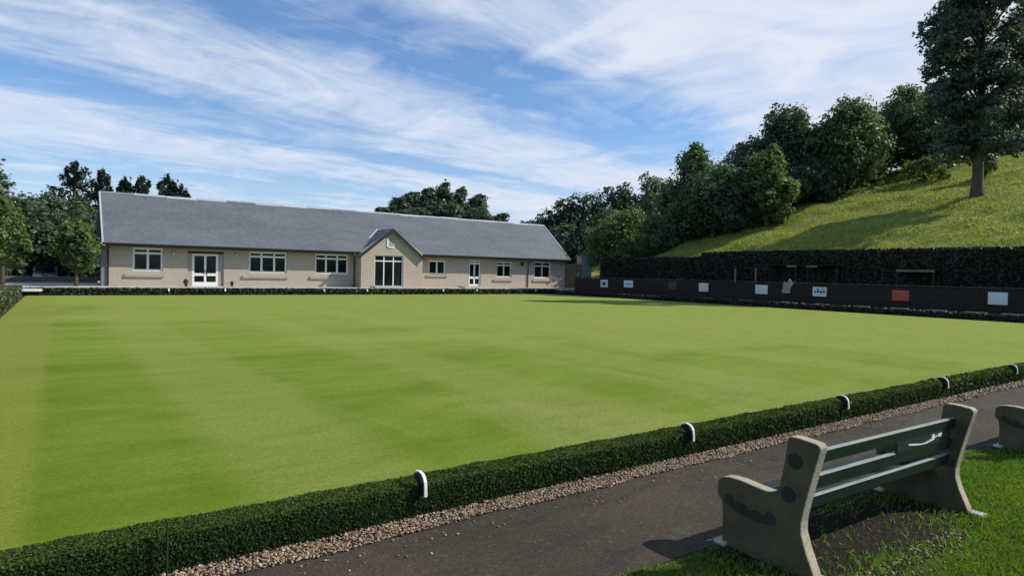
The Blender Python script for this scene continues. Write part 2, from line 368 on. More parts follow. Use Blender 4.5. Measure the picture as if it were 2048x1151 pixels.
def make_world():
    w = bpy.data.worlds.new('World'); scene.world = w; w.use_nodes = True
    nt = w.node_tree; bg = nt.nodes['Background']
    sky = N(nt, 'ShaderNodeTexSky', sky_type='NISHITA'); sky.sun_disc = False
    sky.sun_elevation = EL; sky.sun_rotation = math.atan2(sun_dir.x, sun_dir.y)
    sky.air_density = 1.0; sky.dust_density = .6; sky.ozone_density = 2.2
    d = N(nt, 'ShaderNodeTexCoord').outputs['Generated']
    s = N(nt, 'ShaderNodeSeparateXYZ'); L(nt, d, s.inputs[0])
    z = math_(nt, 'ADD', math_(nt, 'MAXIMUM', s.outputs[2], 0), .06)
    px = math_(nt, 'DIVIDE', s.outputs[0], z); py = math_(nt, 'DIVIDE', s.outputs[1], z)
    def lin(ax, ay): return math_(nt, 'ADD', math_(nt, 'MULTIPLY', px, ax), math_(nt, 'MULTIPLY', py, ay))
    def vec(a, b, c=0.):
        v = N(nt, 'ShaderNodeCombineXYZ')
        for i, q in enumerate((a, b, c)):
            if hasattr(q, 'is_linked'): L(nt, q, v.inputs[i])
            else: v.inputs[i].default_value = q
        return v.outputs[0]
    def mul(a, k): return math_(nt, 'MULTIPLY', a, k)
    def add(a, b): return math_(nt, 'ADD', a, b)
    al, ac = lin(.9856, .1693), lin(-.1693, .9856)
    bl, bc = lin(-.0606, .9982), lin(-.9982, -.0606)
    w1 = noise(nt, 1, 4, vec(mul(al, .35), mul(ac, .5)), .55)
    w2 = noise(nt, 1, 3, vec(mul(al, 1.1), mul(ac, 1.3), 4.), .6)
    acw = add(add(ac, mul(math_(nt, 'SUBTRACT', w1, .5), 1.3)), mul(math_(nt, 'SUBTRACT', w2, .5), .35))
    bands = ramp(nt, mul(acw, .1), [(.0, .92), (.10, .82), (.15, .62), (.187, .12), (.215, .12), (.25, .56), (.295, .62), (.33, .14), (.355, .16), (.385, .68), (.43, .66), (.49, .2), (.56, .5), (.70, .30), (.9, .45)])
    s1 = noise(nt, 1, 7, vec(mul(al, .75), mul(ac, 2.5), 1.7), .60, .9)
    s2 = noise(nt, 1, 6, vec(mul(bl, .7), mul(bc, 1.8), 8.3), .58, .9)
    lump = noise(nt, 1, 6, vec(mul(al, 1.5), mul(ac, 1.7), 3.1), .62, 1.6)
    right = N(nt, 'ShaderNodeMapRange'); L(nt, s.outputs[0], right.inputs[0])
    right.inputs[1].default_value = .55; right.inputs[2].default_value = .80
    st = mix(nt, right.outputs[0], s1, s2)
    tex = add(mul(math_(nt, 'SUBTRACT', st, .5), 1.25), mul(math_(nt, 'SUBTRACT', lump, .5), .95))
    def trail(c, w, k):
        q = math_(nt, 'ABSOLUTE', add(add(bc, mul(math_(nt, 'SUBTRACT', w2, .5), .10)), -c))
        m = N(nt, 'ShaderNodeMapRange', interpolation_type='SMOOTHSTEP'); L(nt, q, m.inputs[0])
        m.inputs[1].default_value = 0; m.inputs[2].default_value = w; m.inputs[3].default_value = k; m.inputs[4].default_value = 0
        e = N(nt, 'ShaderNodeMapRange', interpolation_type='SMOOTHSTEP'); L(nt, bl, e.inputs[0])
        e.inputs[1].default_value = 1.5; e.inputs[2].default_value = 2.35; e.inputs[3].default_value = 1; e.inputs[4].default_value = 0
        return math_(nt, 'MULTIPLY', m.outputs[0], e.outputs[0])
    rt = N(nt, 'ShaderNodeMapRange', interpolation_type='SMOOTHSTEP'); L(nt, al, rt.inputs[0])
    rt.inputs[1].default_value = 2.5; rt.inputs[2].default_value = 4.2; rt.inputs[3].default_value = 0; rt.inputs[4].default_value = .36
    bands = add(bands, rt.outputs[0])
    dens = add(add(bands, tex), add(trail(-1.62, .07, .42), trail(-1.93, .12, .30)))
    dens = ramp(nt, dens, [(.05, .08), (.35, .38), (.62, .72), (.95, .96)])
    haze = ramp(nt, s.outputs[2], [(.0, .85), (.06, .62), (.14, .25), (.3, 0.)])
    back = N(nt, 'ShaderNodeMapRange'); L(nt, s.outputs[1], back.inputs[0])
    back.inputs[1].default_value = -.1; back.inputs[2].default_value = .15; back.inputs[3].default_value = .25
    zen = N(nt, 'ShaderNodeMapRange'); L(nt, s.outputs[2], zen.inputs[0])
    zen.inputs[1].default_value = .42; zen.inputs[2].default_value = .65; zen.inputs[3].default_value = 1.; zen.inputs[4].default_value = .3
    dens = math_(nt, 'MULTIPLY', dens, math_(nt, 'MULTIPLY', back.outputs[0], zen.outputs[0]))
    cov = math_(nt, 'MAXIMUM', dens, math_(nt, 'MULTIPLY', haze, back.outputs[0]))
    skyc = mix(nt, 1.0, sky.outputs[0], (.66, .99, 1.28), 'MULTIPLY')
    cloud = mix(nt, ramp(nt, lump, [(.35, 0.), (.65, 1.)]), (5.6, 6.3, 7.5), (6.4, 6.9, 7.8))
    L(nt, mix(nt, cov, skyc, cloud), bg.inputs['Color'])
    bg.inputs['Strength'].default_value = .12
make_world()
scene.view_settings.view_transform = 'Standard'; scene.view_settings.look = 'None'; scene.view_settings.exposure = 0
scene.cycles.max_bounces = 6; scene.cycles.transparent_max_bounces = 4

# ------------------------------------------------------------------ setting: ground sheets
def sheet(name, x0, y0, x1, y1, z, mat):
    o = MB().add([(x0, y0, z), (x1, y0, z), (x1, y1, z), (x0, y1, z)], [(0, 1, 2, 3)]).build(name, mat)
    return tag(o, kind='structure')
sheet('ground', -1500, -1500, 1500, 1500, -.075, M['ground'])
sheet('path', -40, 2.70, 60, 3.98, -.058, M['asphalt'])
sheet('path', -40, 3.98, 60, 5.2, -.064, M['soil'])
sheet('lawn', -20, -8, 60, 2.70, -.062, M['lawn_soil'])
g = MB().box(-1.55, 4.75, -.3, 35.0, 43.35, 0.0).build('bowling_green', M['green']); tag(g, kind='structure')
# terrace that carries the club house
g = MB().box(-8, 44.35, -.3, 41.5, 62, .43).build('terrace', M['paving'], bevel=.02); tag(g, kind='structure')
sheet('path', 35.9, 4.0, 39.2, 60, -.055, M['asphalt'])

def hill_z(x, y):
    base = 3.50 - np.clip(y-29, 0, 40)*.055 - np.clip(-y-5, 0, 60)*.03
    tt = np.clip((y-36)/9, 0, 1); base = base-2.6*(tt*tt*(3-2*tt))*np.clip((58-x)/8, 0, 1)
    u = np.clip(x-40.0, 0, 200)
    s = .36*u - np.clip(u-13.5, 0, 200)*.085 - np.clip(u-34, 0, 200)*.14
    bumps = .16*np.sin(x*.83+1.3*np.sin(y*.31))*np.sin(y*.57+.7) + .10*np.sin(x*1.9+.4)*np.sin(y*1.37+2)
    return np.maximum(base + s*np.clip(1-(y-38)/70, .25, 1) + bumps*np.clip(u/2, 0, 1), .1)
def grid_surface(name, xs, ys, fz, mat):
    X, Y = np.meshgrid(xs, ys); Z = fz(X, Y); nx, ny = len(xs), len(ys)
    V = np.stack([X.ravel(), Y.ravel(), Z.ravel()], 1)
    i = np.arange(nx-1)[None]+np.arange(ny-1)[:, None]*nx
    F = np.stack([i, i+1, i+1+nx, i+nx], -1).reshape(-1, 4)
    return tag(np_mesh(name, V, F, mat, smooth=True), kind='structure')
def hill_full(x, y):
    return np.where(x < 39.95, -.3, hill_z(x, y))
grid_surface('hill', np.concatenate([[39.9, 39.96], np.arange(40.3, 75, .6), np.arange(75, 190, 5)]), np.concatenate([np.arange(-90, 0, 5), np.arange(0, 46, .6), np.arange(46, 140, 4)]), hill_full, M['meadow_soil'])
def knoll_z(x, y):
    return 15*np.exp(-(((x-72)/34)**2+((y-136)/30)**2)) - .5
grid_surface('hill', np.linspace(0, 150, 40), np.linspace(70, 220, 40), knoll_z, M['ground'])

# ------------------------------------------------------------------ leaves
def leaf_quads(P, Nrm, size, tint, aspect=1.5, jitter=.35):
    n = len(P)
    r = rng.normal(size=(n, 3)); a = np.cross(Nrm, r); a /= np.linalg.norm(a, axis=1, keepdims=True)+1e-9
    b = np.cross(Nrm, a); b /= np.linalg.norm(b, axis=1, keepdims=True)+1e-9
    s = (size*(1+jitter*rng.normal(size=n)).clip(.4, 2))[:, None]*.5
    V = np.empty((n, 4, 3)); lift = Nrm*s*.35
    V[:, 0] = P-a*s*aspect; V[:, 1] = P-b*s+lift; V[:, 2] = P+a*s*aspect; V[:, 3] = P+b*s+lift
    F = np.arange(n*4).reshape(n, 4)
    return V.reshape(-1, 3), F, np.repeat(tint, 4)

def crown_points(lobes, n, shell=.55, up=.25):
    """lobes: (cx,cy,cz,rx,ry,rz); leaves spread through each lobe, denser towards its surface, in small clumps"""
    lobes = np.array(lobes, float); w = (lobes[:, 3]*lobes[:, 4]*lobes[:, 5])**.67; w /= w.sum()
    nc = max(8, n//14); k = rng.choice(len(lobes), nc, p=w)
    d = rng.normal(size=(nc, 3)); d[:, 2] += up; d /= np.linalg.norm(d, axis=1, keepdims=True)
    rad = (shell**3+(1-shell**3)*rng.random(nc))**(1/3) * (1+.10*rng.normal(size=nc))
    C = lobes[k, :3]+d*rad[:, None]*lobes[k, 3:]
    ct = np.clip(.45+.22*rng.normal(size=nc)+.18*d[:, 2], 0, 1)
    j = np.repeat(np.arange(nc), 14); m = len(j)
    e = rng.normal(size=(m, 3)); cl = lobes[k, 3:].mean(1)*.17
    P = C[j]+e*cl[j][:, None]*np.array([1, 1, .7])
    nn = d[j]*1.15+rng.normal(size=(m, 3))*.6+np.array([0, 0, .25]); nn /= np.linalg.norm(nn, axis=1, keepdims=True)
    t = np.clip(ct[j]+.14*rng.normal(size=m), 0, 1)
    return P, nn, t

def trunk_mb(h, r, lobes, lean=(0, 0), nb=6, top=None):
    mb = MB(); top = top or h
    pts = []; rad = []
    for i in range(7):
        t = i/6
        pts.append((lean[0]*t+.04*h*.15*math.sin(5*t), lean[1]*t+.02*h*math.sin(3*t+1)*.4, top*t-.3*(i == 0)))
        rad.append(r*(1.35 if i == 0 else 1)*(1-.75*t))
    mb.tube(pts, rad, 9)
    for lb in list(lobes)[:nb]:
        t0 = random.uniform(.35, .75); a = Vector((lean[0]*t0, lean[1]*t0, top*t0)); b = Vector(lb[:3])
        m = a.lerp(b, .55)+Vector((0, 0, -.08*h*random.random()))
        mb.tube([a, m, b], [r*.42, r*.26, r*.08], 6)
    return mb

def broadleaf(name, label, x, y, z, h, w, leaf, n, mat, trunk_h=.2, lobes_n=9, cat='tree', group=None, trunk_r=None, bark='bark', squash=1.0, shell=.5, seed=None):
    root = empty(name, (x, y, z), label=label, cat=cat, group=group)
    st = np.random.default_rng(seed if seed is not None else int(abs(x*31+y*17+h*7)))
    z0 = h*trunk_h; ch = h-z0; lobes = [(0, 0, z0+ch*.48, w*.33, w*.33*squash, ch*.42)]
    for i in range(lobes_n):
        a = 2*math.pi*(i*.618+st.random()*.25); t = (i+.5)/lobes_n
        zz = z0+ch*(.08+.78*t); prof = math.sin(math.pi*min(1, (.26+.70*t)))**.6
        rr = w*.5*prof*st.uniform(.45, .75); lr = w*st.uniform(.15, .25)
        lobes.append((rr*math.cos(a), rr*math.sin(a)*squash, zz, lr, lr, min(lr*st.uniform(.8, 1.15), ch*.3)))
    lobes.append((w*.08*st.normal(), w*.08*st.normal(), z0+ch*.88, w*.16, w*.16, ch*.13))
    trunk_mb(h, trunk_r or h*.028, lobes[1:], top=h*.8).build('trunk', M[bark], root, smooth=True)
    P, nn, t = crown_points(lobes, n, shell)
    q = np.percentile(P[:, 2], 99.3); P[:, 2] = z0+(P[:, 2]-z0)*np.where(P[:, 2] > z0, (h-z0)/(q-z0), 1)
    qw = np.percentile(np.hypot(P[:, 0], P[:, 1]), 97); P[:, :2] *= w*.5/qw
    P[:, 2] = np.maximum(P[:, 2], z0*.6+.1)
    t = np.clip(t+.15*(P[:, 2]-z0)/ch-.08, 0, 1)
    V, F, tt = leaf_quads(P, nn, leaf, t)
    np_mesh('crown', V, F, mat, root, tt)
    return root

def conifer(name, label, x, y, z, h, w, leaf, n, group=None, ragged=.35, bare=.15):
    root = empty(name, (x, y, z), label=label, cat='tree', group=group)
    MB().tube([(0, 0, -.3), (0, 0, h*.5), (0, 0, h*.97)], [h*.022, h*.014, .03], 8).build('trunk', M['bark_pine'], root, smooth=True)
    nb = 64; Ps = []; Ns = []; Ts = []
    per = n//nb
    for i in range(nb):
        t = bare+(1-bare)*(i+.5)/nb; a = i*2.4+random.random()
        ln = w*.5*((1-t)**.5*1.2+.04)*random.uniform(1-ragged*1.5, 1+ragged*.6)
        s = np.sqrt(rng.random(per))*ln
        sp_ = (.07+.10*(1-s/ln))*min(w*.5, ln*1.5)
        px = s*math.cos(a)+rng.normal(size=per)*sp_*.7; py = s*math.sin(a)+rng.normal(size=per)*sp_*.7
        pz = h*t-.18*s+rng.normal(size=per)*h*.018+.05*s**2/max(ln, .1)
        Ps.append(np.stack([px, py, pz], 1))
        nn = rng.normal(size=(per, 3))*.7+np.array([0, 0, .7]); Ns.append(nn/np.linalg.norm(nn, axis=1, keepdims=True))
        Ts.append(np.clip(.4+.25*rng.normal(size=per)+.3*(s/ln-.5), 0, 1))
    V, F, tt = leaf_quads(np.concatenate(Ps), np.concatenate(Ns), leaf, np.concatenate(Ts), 2.0)
    np_mesh('crown', V, F, M['conifer'], root, tt)
    return root

# ------------------------------------------------------------------ hedges
def hedge(name, label, x0, y0, x1, y1, z0, z1, segs, mat, wob=.02, cat='hedge', core=True, top_only=False, lean=0.):
    """clipped hedge along +X or +Y: dark core and many small leaves; segs = [(a0,a1,leaf,count per m2)] along its length"""
    root = empty(name, ((x0+x1)/2, (y0+y1)/2, z0), label=label, cat=cat)
    inset = .035
    c = MB().box(x0+inset-root.location.x, y0+inset-root.location.y, 0, x1-inset-root.location.x, y1-inset-root.location.y, z1-z0-inset)
    c.build('stems', M['hedge_core'], root)
    alongx = (x1-x0) > (y1-y0)
    Ps, Ns, Ts, Ss = [], [], [], []
    for a0, a1, leaf, dens in segs:
        ln = a1-a0; wd = (y1-y0) if alongx else (x1-x0); ht = z1-z0
        for face in ('lo', 'hi', 'top'):
            area = ln*(wd if face == 'top' else ht); n = int(area*dens)
            u = a0+rng.random(n)*ln; q = rng.random(n); dep = np.abs(rng.normal(size=n))*wob*1.2-wob
            wv = .004*np.sin(u*5.1)+.004*np.sin(u*13.7+1)
            if face == 'top':
                b = q*wd; zz = z1-dep*.8+wv*1.2; nv = np.array([0, 0, 1.0])
            else:
                zz = z0+q*ht; b = dep-wv*.4 if face == 'lo' else wd-dep+wv*.4; nv = np.array([0, -1. if face == 'lo' else 1., 0]) if alongx else np.array([-1. if face == 'lo' else 1., 0, 0])
            P = np.stack([u, y0+b, zz], 1) if alongx else np.stack([x0+b, u, zz], 1)
            nn = nv*.75+rng.normal(size=(n, 3))*.6+np.array([0, 0, .25]); nn /= np.linalg.norm(nn, axis=1, keepdims=True)
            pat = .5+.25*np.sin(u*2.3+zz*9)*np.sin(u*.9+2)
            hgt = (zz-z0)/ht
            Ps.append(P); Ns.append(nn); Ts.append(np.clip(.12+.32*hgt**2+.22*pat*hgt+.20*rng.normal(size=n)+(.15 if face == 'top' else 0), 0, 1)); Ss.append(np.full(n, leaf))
    P = np.concatenate(Ps)-np.array(root.location)
    V, F, tt = leaf_quads(P, np.concatenate(Ns), np.concatenate(Ss), np.concatenate(Ts), 1.3)
    np_mesh('foliage', V, F, mat, root, tt)
    return root

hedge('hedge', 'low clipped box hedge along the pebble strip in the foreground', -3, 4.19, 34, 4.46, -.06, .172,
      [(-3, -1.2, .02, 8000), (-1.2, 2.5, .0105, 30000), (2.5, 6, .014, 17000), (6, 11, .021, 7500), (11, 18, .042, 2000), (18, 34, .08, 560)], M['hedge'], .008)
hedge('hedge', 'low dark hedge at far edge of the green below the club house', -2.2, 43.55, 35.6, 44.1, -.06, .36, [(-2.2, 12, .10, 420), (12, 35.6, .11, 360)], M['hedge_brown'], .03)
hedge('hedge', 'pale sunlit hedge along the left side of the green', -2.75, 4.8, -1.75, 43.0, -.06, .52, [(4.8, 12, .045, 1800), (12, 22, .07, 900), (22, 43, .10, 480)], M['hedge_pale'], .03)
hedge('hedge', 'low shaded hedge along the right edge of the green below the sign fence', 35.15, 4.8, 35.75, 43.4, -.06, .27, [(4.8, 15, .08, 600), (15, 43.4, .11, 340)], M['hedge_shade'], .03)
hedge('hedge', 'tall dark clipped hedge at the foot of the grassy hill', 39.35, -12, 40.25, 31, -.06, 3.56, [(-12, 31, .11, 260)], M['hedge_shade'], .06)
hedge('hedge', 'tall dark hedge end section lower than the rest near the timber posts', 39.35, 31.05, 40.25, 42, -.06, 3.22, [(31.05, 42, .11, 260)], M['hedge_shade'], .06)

# stakes standing in the near hedge
for i, (x, zt, lab) in enumerate([(.51, .285, 'thin dark green stake in the near hedge at lower left'), (7.2, .16, 'thin dark stake in front of the near hedge behind the nearest bench')]):
    mb = MB().tube([(0, 0, -.06), (0, 0, zt-.02)], .006, 8); mb.tube([(0, 0, zt-.02), (0, 0, zt)], [.010, .008], 8)
    tag(mb.build('stake', M['stake_green']), lab, 'stake', 'thin stakes at the near hedge').location = (x, 4.135, 0)

# ------------------------------------------------------------------ rink markers (white hooded plates on the hedges)
def copy_tree(o, parent=None):
    c = o.copy(); col.objects.link(c)
    if parent: c.parent = parent
    for ch in list(o.children): copy_tree(ch, c)
    return c
def make_marker():
    root = empty('rink_marker')
    # profile in (y,z): strap rises out of the hedge top, bends over and hangs down the path side
    outer = [(.14, .015), (.06, .028), (.0, .022), (-.045, -.002), (-.075, -.045), (-.085, -.10), (-.088, -.18)]
    inner = [(y*.86+.012, z-.011) for y, z in outer]
    MB().prism(outer+inner[::-1], 0, .004, .034).build('plate', M['white_paint'], root, bevel=.002)
    body = [(.12, .0), (.055, .015), (.0, .008), (-.035, -.014), (-.062, -.05), (-.070, -.10), (-.073, -.17), (-.02, -.17), (.03, -.08), (.12, -.03)]
    MB().prism(body, 0, -.012, .028).build('side_panel', M['black_paint'], root)
    return root
mk = make_marker()
spots = [(2.17, 'nearest'), (5.18, 'second nearest'), (8.22, 'third'), (11.25, 'fourth'), (14.24, 'farthest')]
desc = ['white hooded rink marker on near hedge, nearest and lowest in view', 'white hooded rink marker on near hedge left of the bench back', 'white hooded rink marker on near hedge seen just above the bench slats',
        'small white hooded rink marker on near hedge above the far bench end', 'small white hooded rink marker on near hedge at right picture edge']
for i, (x, _) in enumerate(spots):
    o = mk if i == 0 else copy_tree(mk)
    o.location = (x, 4.185, .255); o.scale = (.8, .72, .80); tag(o, desc[i], 'rink marker', 'white rink markers on the near hedge')
far_desc = ['tiny white rink marker on far hedge in front of the double door', 'tiny white rink marker on far hedge right of the double door', 'tiny white rink marker on far hedge below the triple window beside the gable',
            'tiny white rink marker on far hedge just left of the gable', 'tiny white rink marker on far hedge right of the two-light window', 'tiny white rink marker on far hedge under the narrow white door',
            'tiny white rink marker on far hedge below the last window', 'tiny white rink marker on far hedge at the right corner of the club house']
for x, d in zip([5.3, 8.47, 14.83, 17.97, 24.2, 27.29, 33.22, 36.0], far_desc):
    o = copy_tree(mk); o.location = (x, 43.55, .37); o.scale = (2.6, 1.2, .8); tag(o, d, 'rink marker', 'white rink markers on the far hedge')

# ------------------------------------------------------------------ pebbles
def ico():
    t = (1+5**.5)/2
    v = np.array([(-1, t, 0), (1, t, 0), (-1, -t, 0), (1, -t, 0), (0, -1, t), (0, 1, t), (0, -1, -t), (0, 1, -t), (t, 0, -1), (t, 0, 1), (-t, 0, -1), (-t, 0, 1)], float)
    f = np.array([(0,11,5),(0,5,1),(0,1,7),(0,7,10),(0,10,11),(1,5,9),(5,11,4),(11,10,2),(10,7,6),(7,1,8),(3,9,4),(3,4,2),(3,2,6),(3,6,8),(3,8,9),(4,9,5),(2,4,11),(6,2,10),(8,6,7),(9,8,1)])
    return v/np.linalg.norm(v[0]), f
def pebbles(name, P, size, label, cat):
    v, f = ico(); n = len(P)
    S = size[:, None]*np.stack([rng.uniform(.8, 1.3, n), rng.uniform(.6, 1.0, n), rng.uniform(.45, .75, n)], 1)*.5
    a = rng.random(n)*6.28; ca, sa = np.cos(a), np.sin(a)
    V = v[None]*(1+.14*rng.normal(size=(n, 12, 1)))*S[:, None]
    X = V[..., 0]*ca[:, None]-V[..., 1]*sa[:, None]; Y = V[..., 0]*sa[:, None]+V[..., 1]*ca[:, None]
    V = np.stack([X, Y, V[..., 2]], -1)+P[:, None]
    F = (f[None]+np.arange(n)[:, None, None]*12).reshape(-1, 3)
    o = np_mesh(name, V.reshape(-1, 3), F, M['pebble'], None, np.repeat(rng.random(n), 12), True)
    return tag(o, label, cat, kind='stuff')
Ps, Ss = [], []
for a0, a1, sz, dens in ((-1, 5, .0185, 4500), (5, 11, .024, 2800), (11, 20, .045, 700), (20, 34, .08, 200)):
    n = int((a1-a0)*.30*dens); x = a0+rng.random(n)*(a1-a0)
    y = 3.955+.25*rng.random(n)+.018*np.sin(x*3.1)+.012*np.sin(x*7.7)
    Ps.append(np.stack([x, y, -.052+.012*rng.random(n)], 1)); Ss.append(sz*rng.uniform(.6, 1.35, n))
n = 110; x = rng.uniform(.5, 9, n)                                  # strays kicked on to the path
Ps.append(np.stack([x, 3.92-np.abs(rng.normal(size=n))*.16, np.full(n, -.053)], 1)); Ss.append(rng.uniform(.012, .026, n))
n = 420; x = rng.uniform(3.7, 5.4, n)                               # chippings behind the bench
Ps.append(np.stack([x, 1.93-.12*(x-4.7)*.2-np.abs(rng.normal(size=n))*.10, np.full(n, -.056)], 1)); Ss.append(rng.uniform(.010, .026, n))
pebbles('pebbles', np.concatenate(Ps), np.concatenate(Ss), 'strip of pale brown pebbles between hedge and path', 'pebbles')

# ------------------------------------------------------------------ grass blades
def blades(name, P, h, w, mat, label, cat, tint, lean=.45):
    n = len(P); a = rng.random(n)*6.28; b = rng.random(n)*6.28
    d = np.stack([np.cos(a), np.sin(a), 0*a], 1)*(w[:, None]*.5)
    t = np.stack([np.cos(b), np.sin(b), 0*a], 1)*(h*lean*np.abs(rng.normal(size=n)).clip(0, 1.6))[:, None]
    V = np.empty((n, 4, 3)); up = np.zeros((n, 3)); up[:, 2] = h
    V[:, 0] = P-d; V[:, 1] = P+d; V[:, 2] = P+d*.65+t*.4+up*.6; V[:, 3] = P+t+up
    o = np_mesh(name, V.reshape(-1, 3), np.arange(n*4).reshape(n, 4), mat, None, np.repeat(tint, 4))
    return tag(o, label, cat, kind='stuff')
n = 190000
x = 1.6+rng.random(n)**1.25*11.1; y = -.2+rng.random(n)*2.92
edge_n = 2.66+.05*np.sin(x*2.7)+.035*np.sin(x*7.1+1)
wob_ = .12*np.sin(x*5.3)+.1*np.sin(y*9+x*3)
worn_or_lit = np.exp(-((x-4.72+wob_)/1.30)**4-((y-2.28+wob_*.5)/.46)**4)              # bare earth under the bench
worn2 = np.exp(-((x-4.5)/.9)**2-((y-1.80)/.16)**2)*.75
worn_b = np.exp(-((x-9.5)/1.35)**4-((y-2.22)/.50)**4)
keep = (y < edge_n) & (rng.random(n) > np.maximum(np.maximum(worn_or_lit*.97, worn2), worn_b*.97))
x, y = x[keep], y[keep]; n = len(x)
hh = rng.uniform(.018, .052, n)*(1-.35*np.exp(-((y-2.6)/.1)**2))
tn = np.clip(.5+.2*rng.normal(size=n)+.22*np.sin(x*1.9+y*2.3)*np.sin(y*3.1-x), 0, 1)
blades('grass', np.stack([x, y, np.full(n, -.064)], 1), hh, rng.uniform(.004, .0075, n), M['lawn_blade'], 'bright green lawn grass around and behind the benches', 'grass', tn, .8)

n = 130000
x = 40.1+rng.random(n)**1.3*36; y = 4+rng.random(n)*34
pz = hill_z(x, y); pat = np.sin(x*.9+2*np.sin(y*.23))*np.sin(y*.41+x*.2)+.5*np.sin(x*2.3+y*1.1)
n_t = np.clip(.52+.14*rng.normal(size=n)+.20*pat, 0, 1)
blades('meadow_grass', np.stack([x, y, pz-.03], 1), rng.uniform(.07, .20, n)*(1+.3*pat).clip(.4, 1.6), rng.uniform(.04, .085, n), M['meadow_blade'], 'rough yellow green meadow grass covering the hill', 'grass', n_t, .7)

# ------------------------------------------------------------------ benches
def make_bench():
    root = empty('park_bench', (3.69, 2.0, -.06))
    prof = [(.0, -.03), (.035, .06), (.085, .17), (.118, .27), (.118, .34), (.098, .44), (.06, .60), (.012, .79), (.008, .815), (.03, .835),
            (.14, .845), (.205, .845), (.222, .825), (.228, .78), (.245, .64), (.268, .53), (.295, .475), (.35, .458), (.44, .462), (.55, .472), (.64, .470), (.70, .455), (.735, .425),
            (.738, .335), (.725, .310), (.700, .290), (.690, .20), (.690, -.03)]
    for k, x0 in enumerate((0.0, 2.125)):
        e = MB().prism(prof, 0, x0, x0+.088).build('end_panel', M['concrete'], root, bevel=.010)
        for y_, z_, rr in [(.165, .70, .052), (.205, .48, .052), (.64, .315, .040), (.535, .285, .042), (.43, .272, .042), (.325, .290, .042)]:
            ring = [(y_+rr*math.cos(t), z_+rr*math.sin(t)*.95) for t in [2*math.pi*q/14 for q in range(14)]]
            xx = (x0-.0035, x0+.004) if k == 0 else (x0+.084, x0+.0915)
            MB().prism(ring, 0, *xx).build('socket', M['socket'], e)
        if k == 0:                                                   # the cast groove that joins the seat sockets
            band = [(.66, .33), (.60, .315), (.50, .295), (.42, .285), (.31, .305), (.28, .30), (.285, .265), (.34, .245), (.43, .235), (.52, .245), (.60, .265), (.665, .29)]
            MB().prism(band, 0, -.0025, .003).build('groove', M['socket'], e)
        MB().box(x0+.01, -.075, -.03, x0+.11, .06, .022).build('foot_block', M['concrete_pale'], e, bevel=.012)
        MB().box(x0-.035, .64, -.03, x0+.09, .735, .022).build('foot_block', M['concrete_pale'], e, bevel=.012)
    # three back slats, leaning with the panel, and four seat slats
    for (yc, zc) in ((.152, .698), (.170, .538), (.192, .401)):
        a, th, hh = R(12), .034, .088
        pr = []
        for sy_, sz_ in ((-1, -1), (1, -1), (1, 1), (-1, 1)):
            q, w_ = sy_*th/2, sz_*hh/2
            pr.append((yc+q*math.cos(a)-w_*math.sin(a), zc+q*math.sin(a)+w_*math.cos(a)))
        MB().prism(pr, 0, .075, 2.14).build('back_slat', M['slat_green'], root, bevel=.005)
    for (yc, zc) in ((.64, .325), (.535, .30), (.43, .288), (.325, .305)):
        MB().box(.075, yc-.045, zc-.016, 2.14, yc+.045, zc+.016).build('seat_slat', M['slat_dark'], root, bevel=.005)
    MB().box(1.22, .142, .575, 2.08, .158, .672).build('plaque', M['plaque'], root, bevel=.003)
    return root
bench = make_bench()
tag(bench, 'nearest concrete and green slat bench with its back to the viewer', 'bench', 'concrete benches beside the path')
bench.rotation_euler.z = R(-1.5)
b2 = copy_tree(bench); b2.location = (8.52, 1.93, -.06); b2['label'] = 'farther concrete bench cut off by the right picture edge'
# painted sun glint, a pale streak on the plaque of the near bench only
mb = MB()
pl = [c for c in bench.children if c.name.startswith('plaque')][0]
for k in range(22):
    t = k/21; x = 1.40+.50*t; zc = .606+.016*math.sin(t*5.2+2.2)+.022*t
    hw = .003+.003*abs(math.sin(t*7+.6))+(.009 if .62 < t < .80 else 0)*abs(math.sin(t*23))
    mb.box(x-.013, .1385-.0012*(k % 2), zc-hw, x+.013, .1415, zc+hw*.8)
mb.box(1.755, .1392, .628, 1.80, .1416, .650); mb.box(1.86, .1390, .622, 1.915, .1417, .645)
mb.build('glint_mark', M['white_paint'], pl)

# ------------------------------------------------------------------ club house
FY = 47.25                                       # facade plane
def facade(x0, x1, z0, z1, y, depth, holes):
    """front face with rectangular openings and their reveals"""
    mb = MB(); xs = sorted({x0, x1, *[h[0] for h in holes], *[h[1] for h in holes]}); zs = sorted({z0, z1, *[h[2] for h in holes], *[h[3] for h in holes]})
    for a, b in zip(xs, xs[1:]):
        for c, d in zip(zs, zs[1:]):
            mx, mz = (a+b)/2, (c+d)/2
            if any(h[0] < mx < h[1] and h[2] < mz < h[3] for h in holes): continue
            mb.add([(a, y, c), (b, y, c), (b, y, d), (a, y, d)], [(0, 1, 2, 3)])
    for a, b, c, d in holes:
        for q in ([(a, y, c), (a, y, d), (a, y+depth, d), (a, y+depth, c)], [(b, y, c), (b, y+depth, c), (b, y+depth, d), (b, y, d)],
                  [(a, y, c), (a, y+depth, c), (b, y+depth, c), (b, y, c)], [(a, y, d), (b, y, d), (b, y+depth, d), (a, y+depth, d)]):
            mb.add(q, [(0, 1, 2, 3)])
    return mb

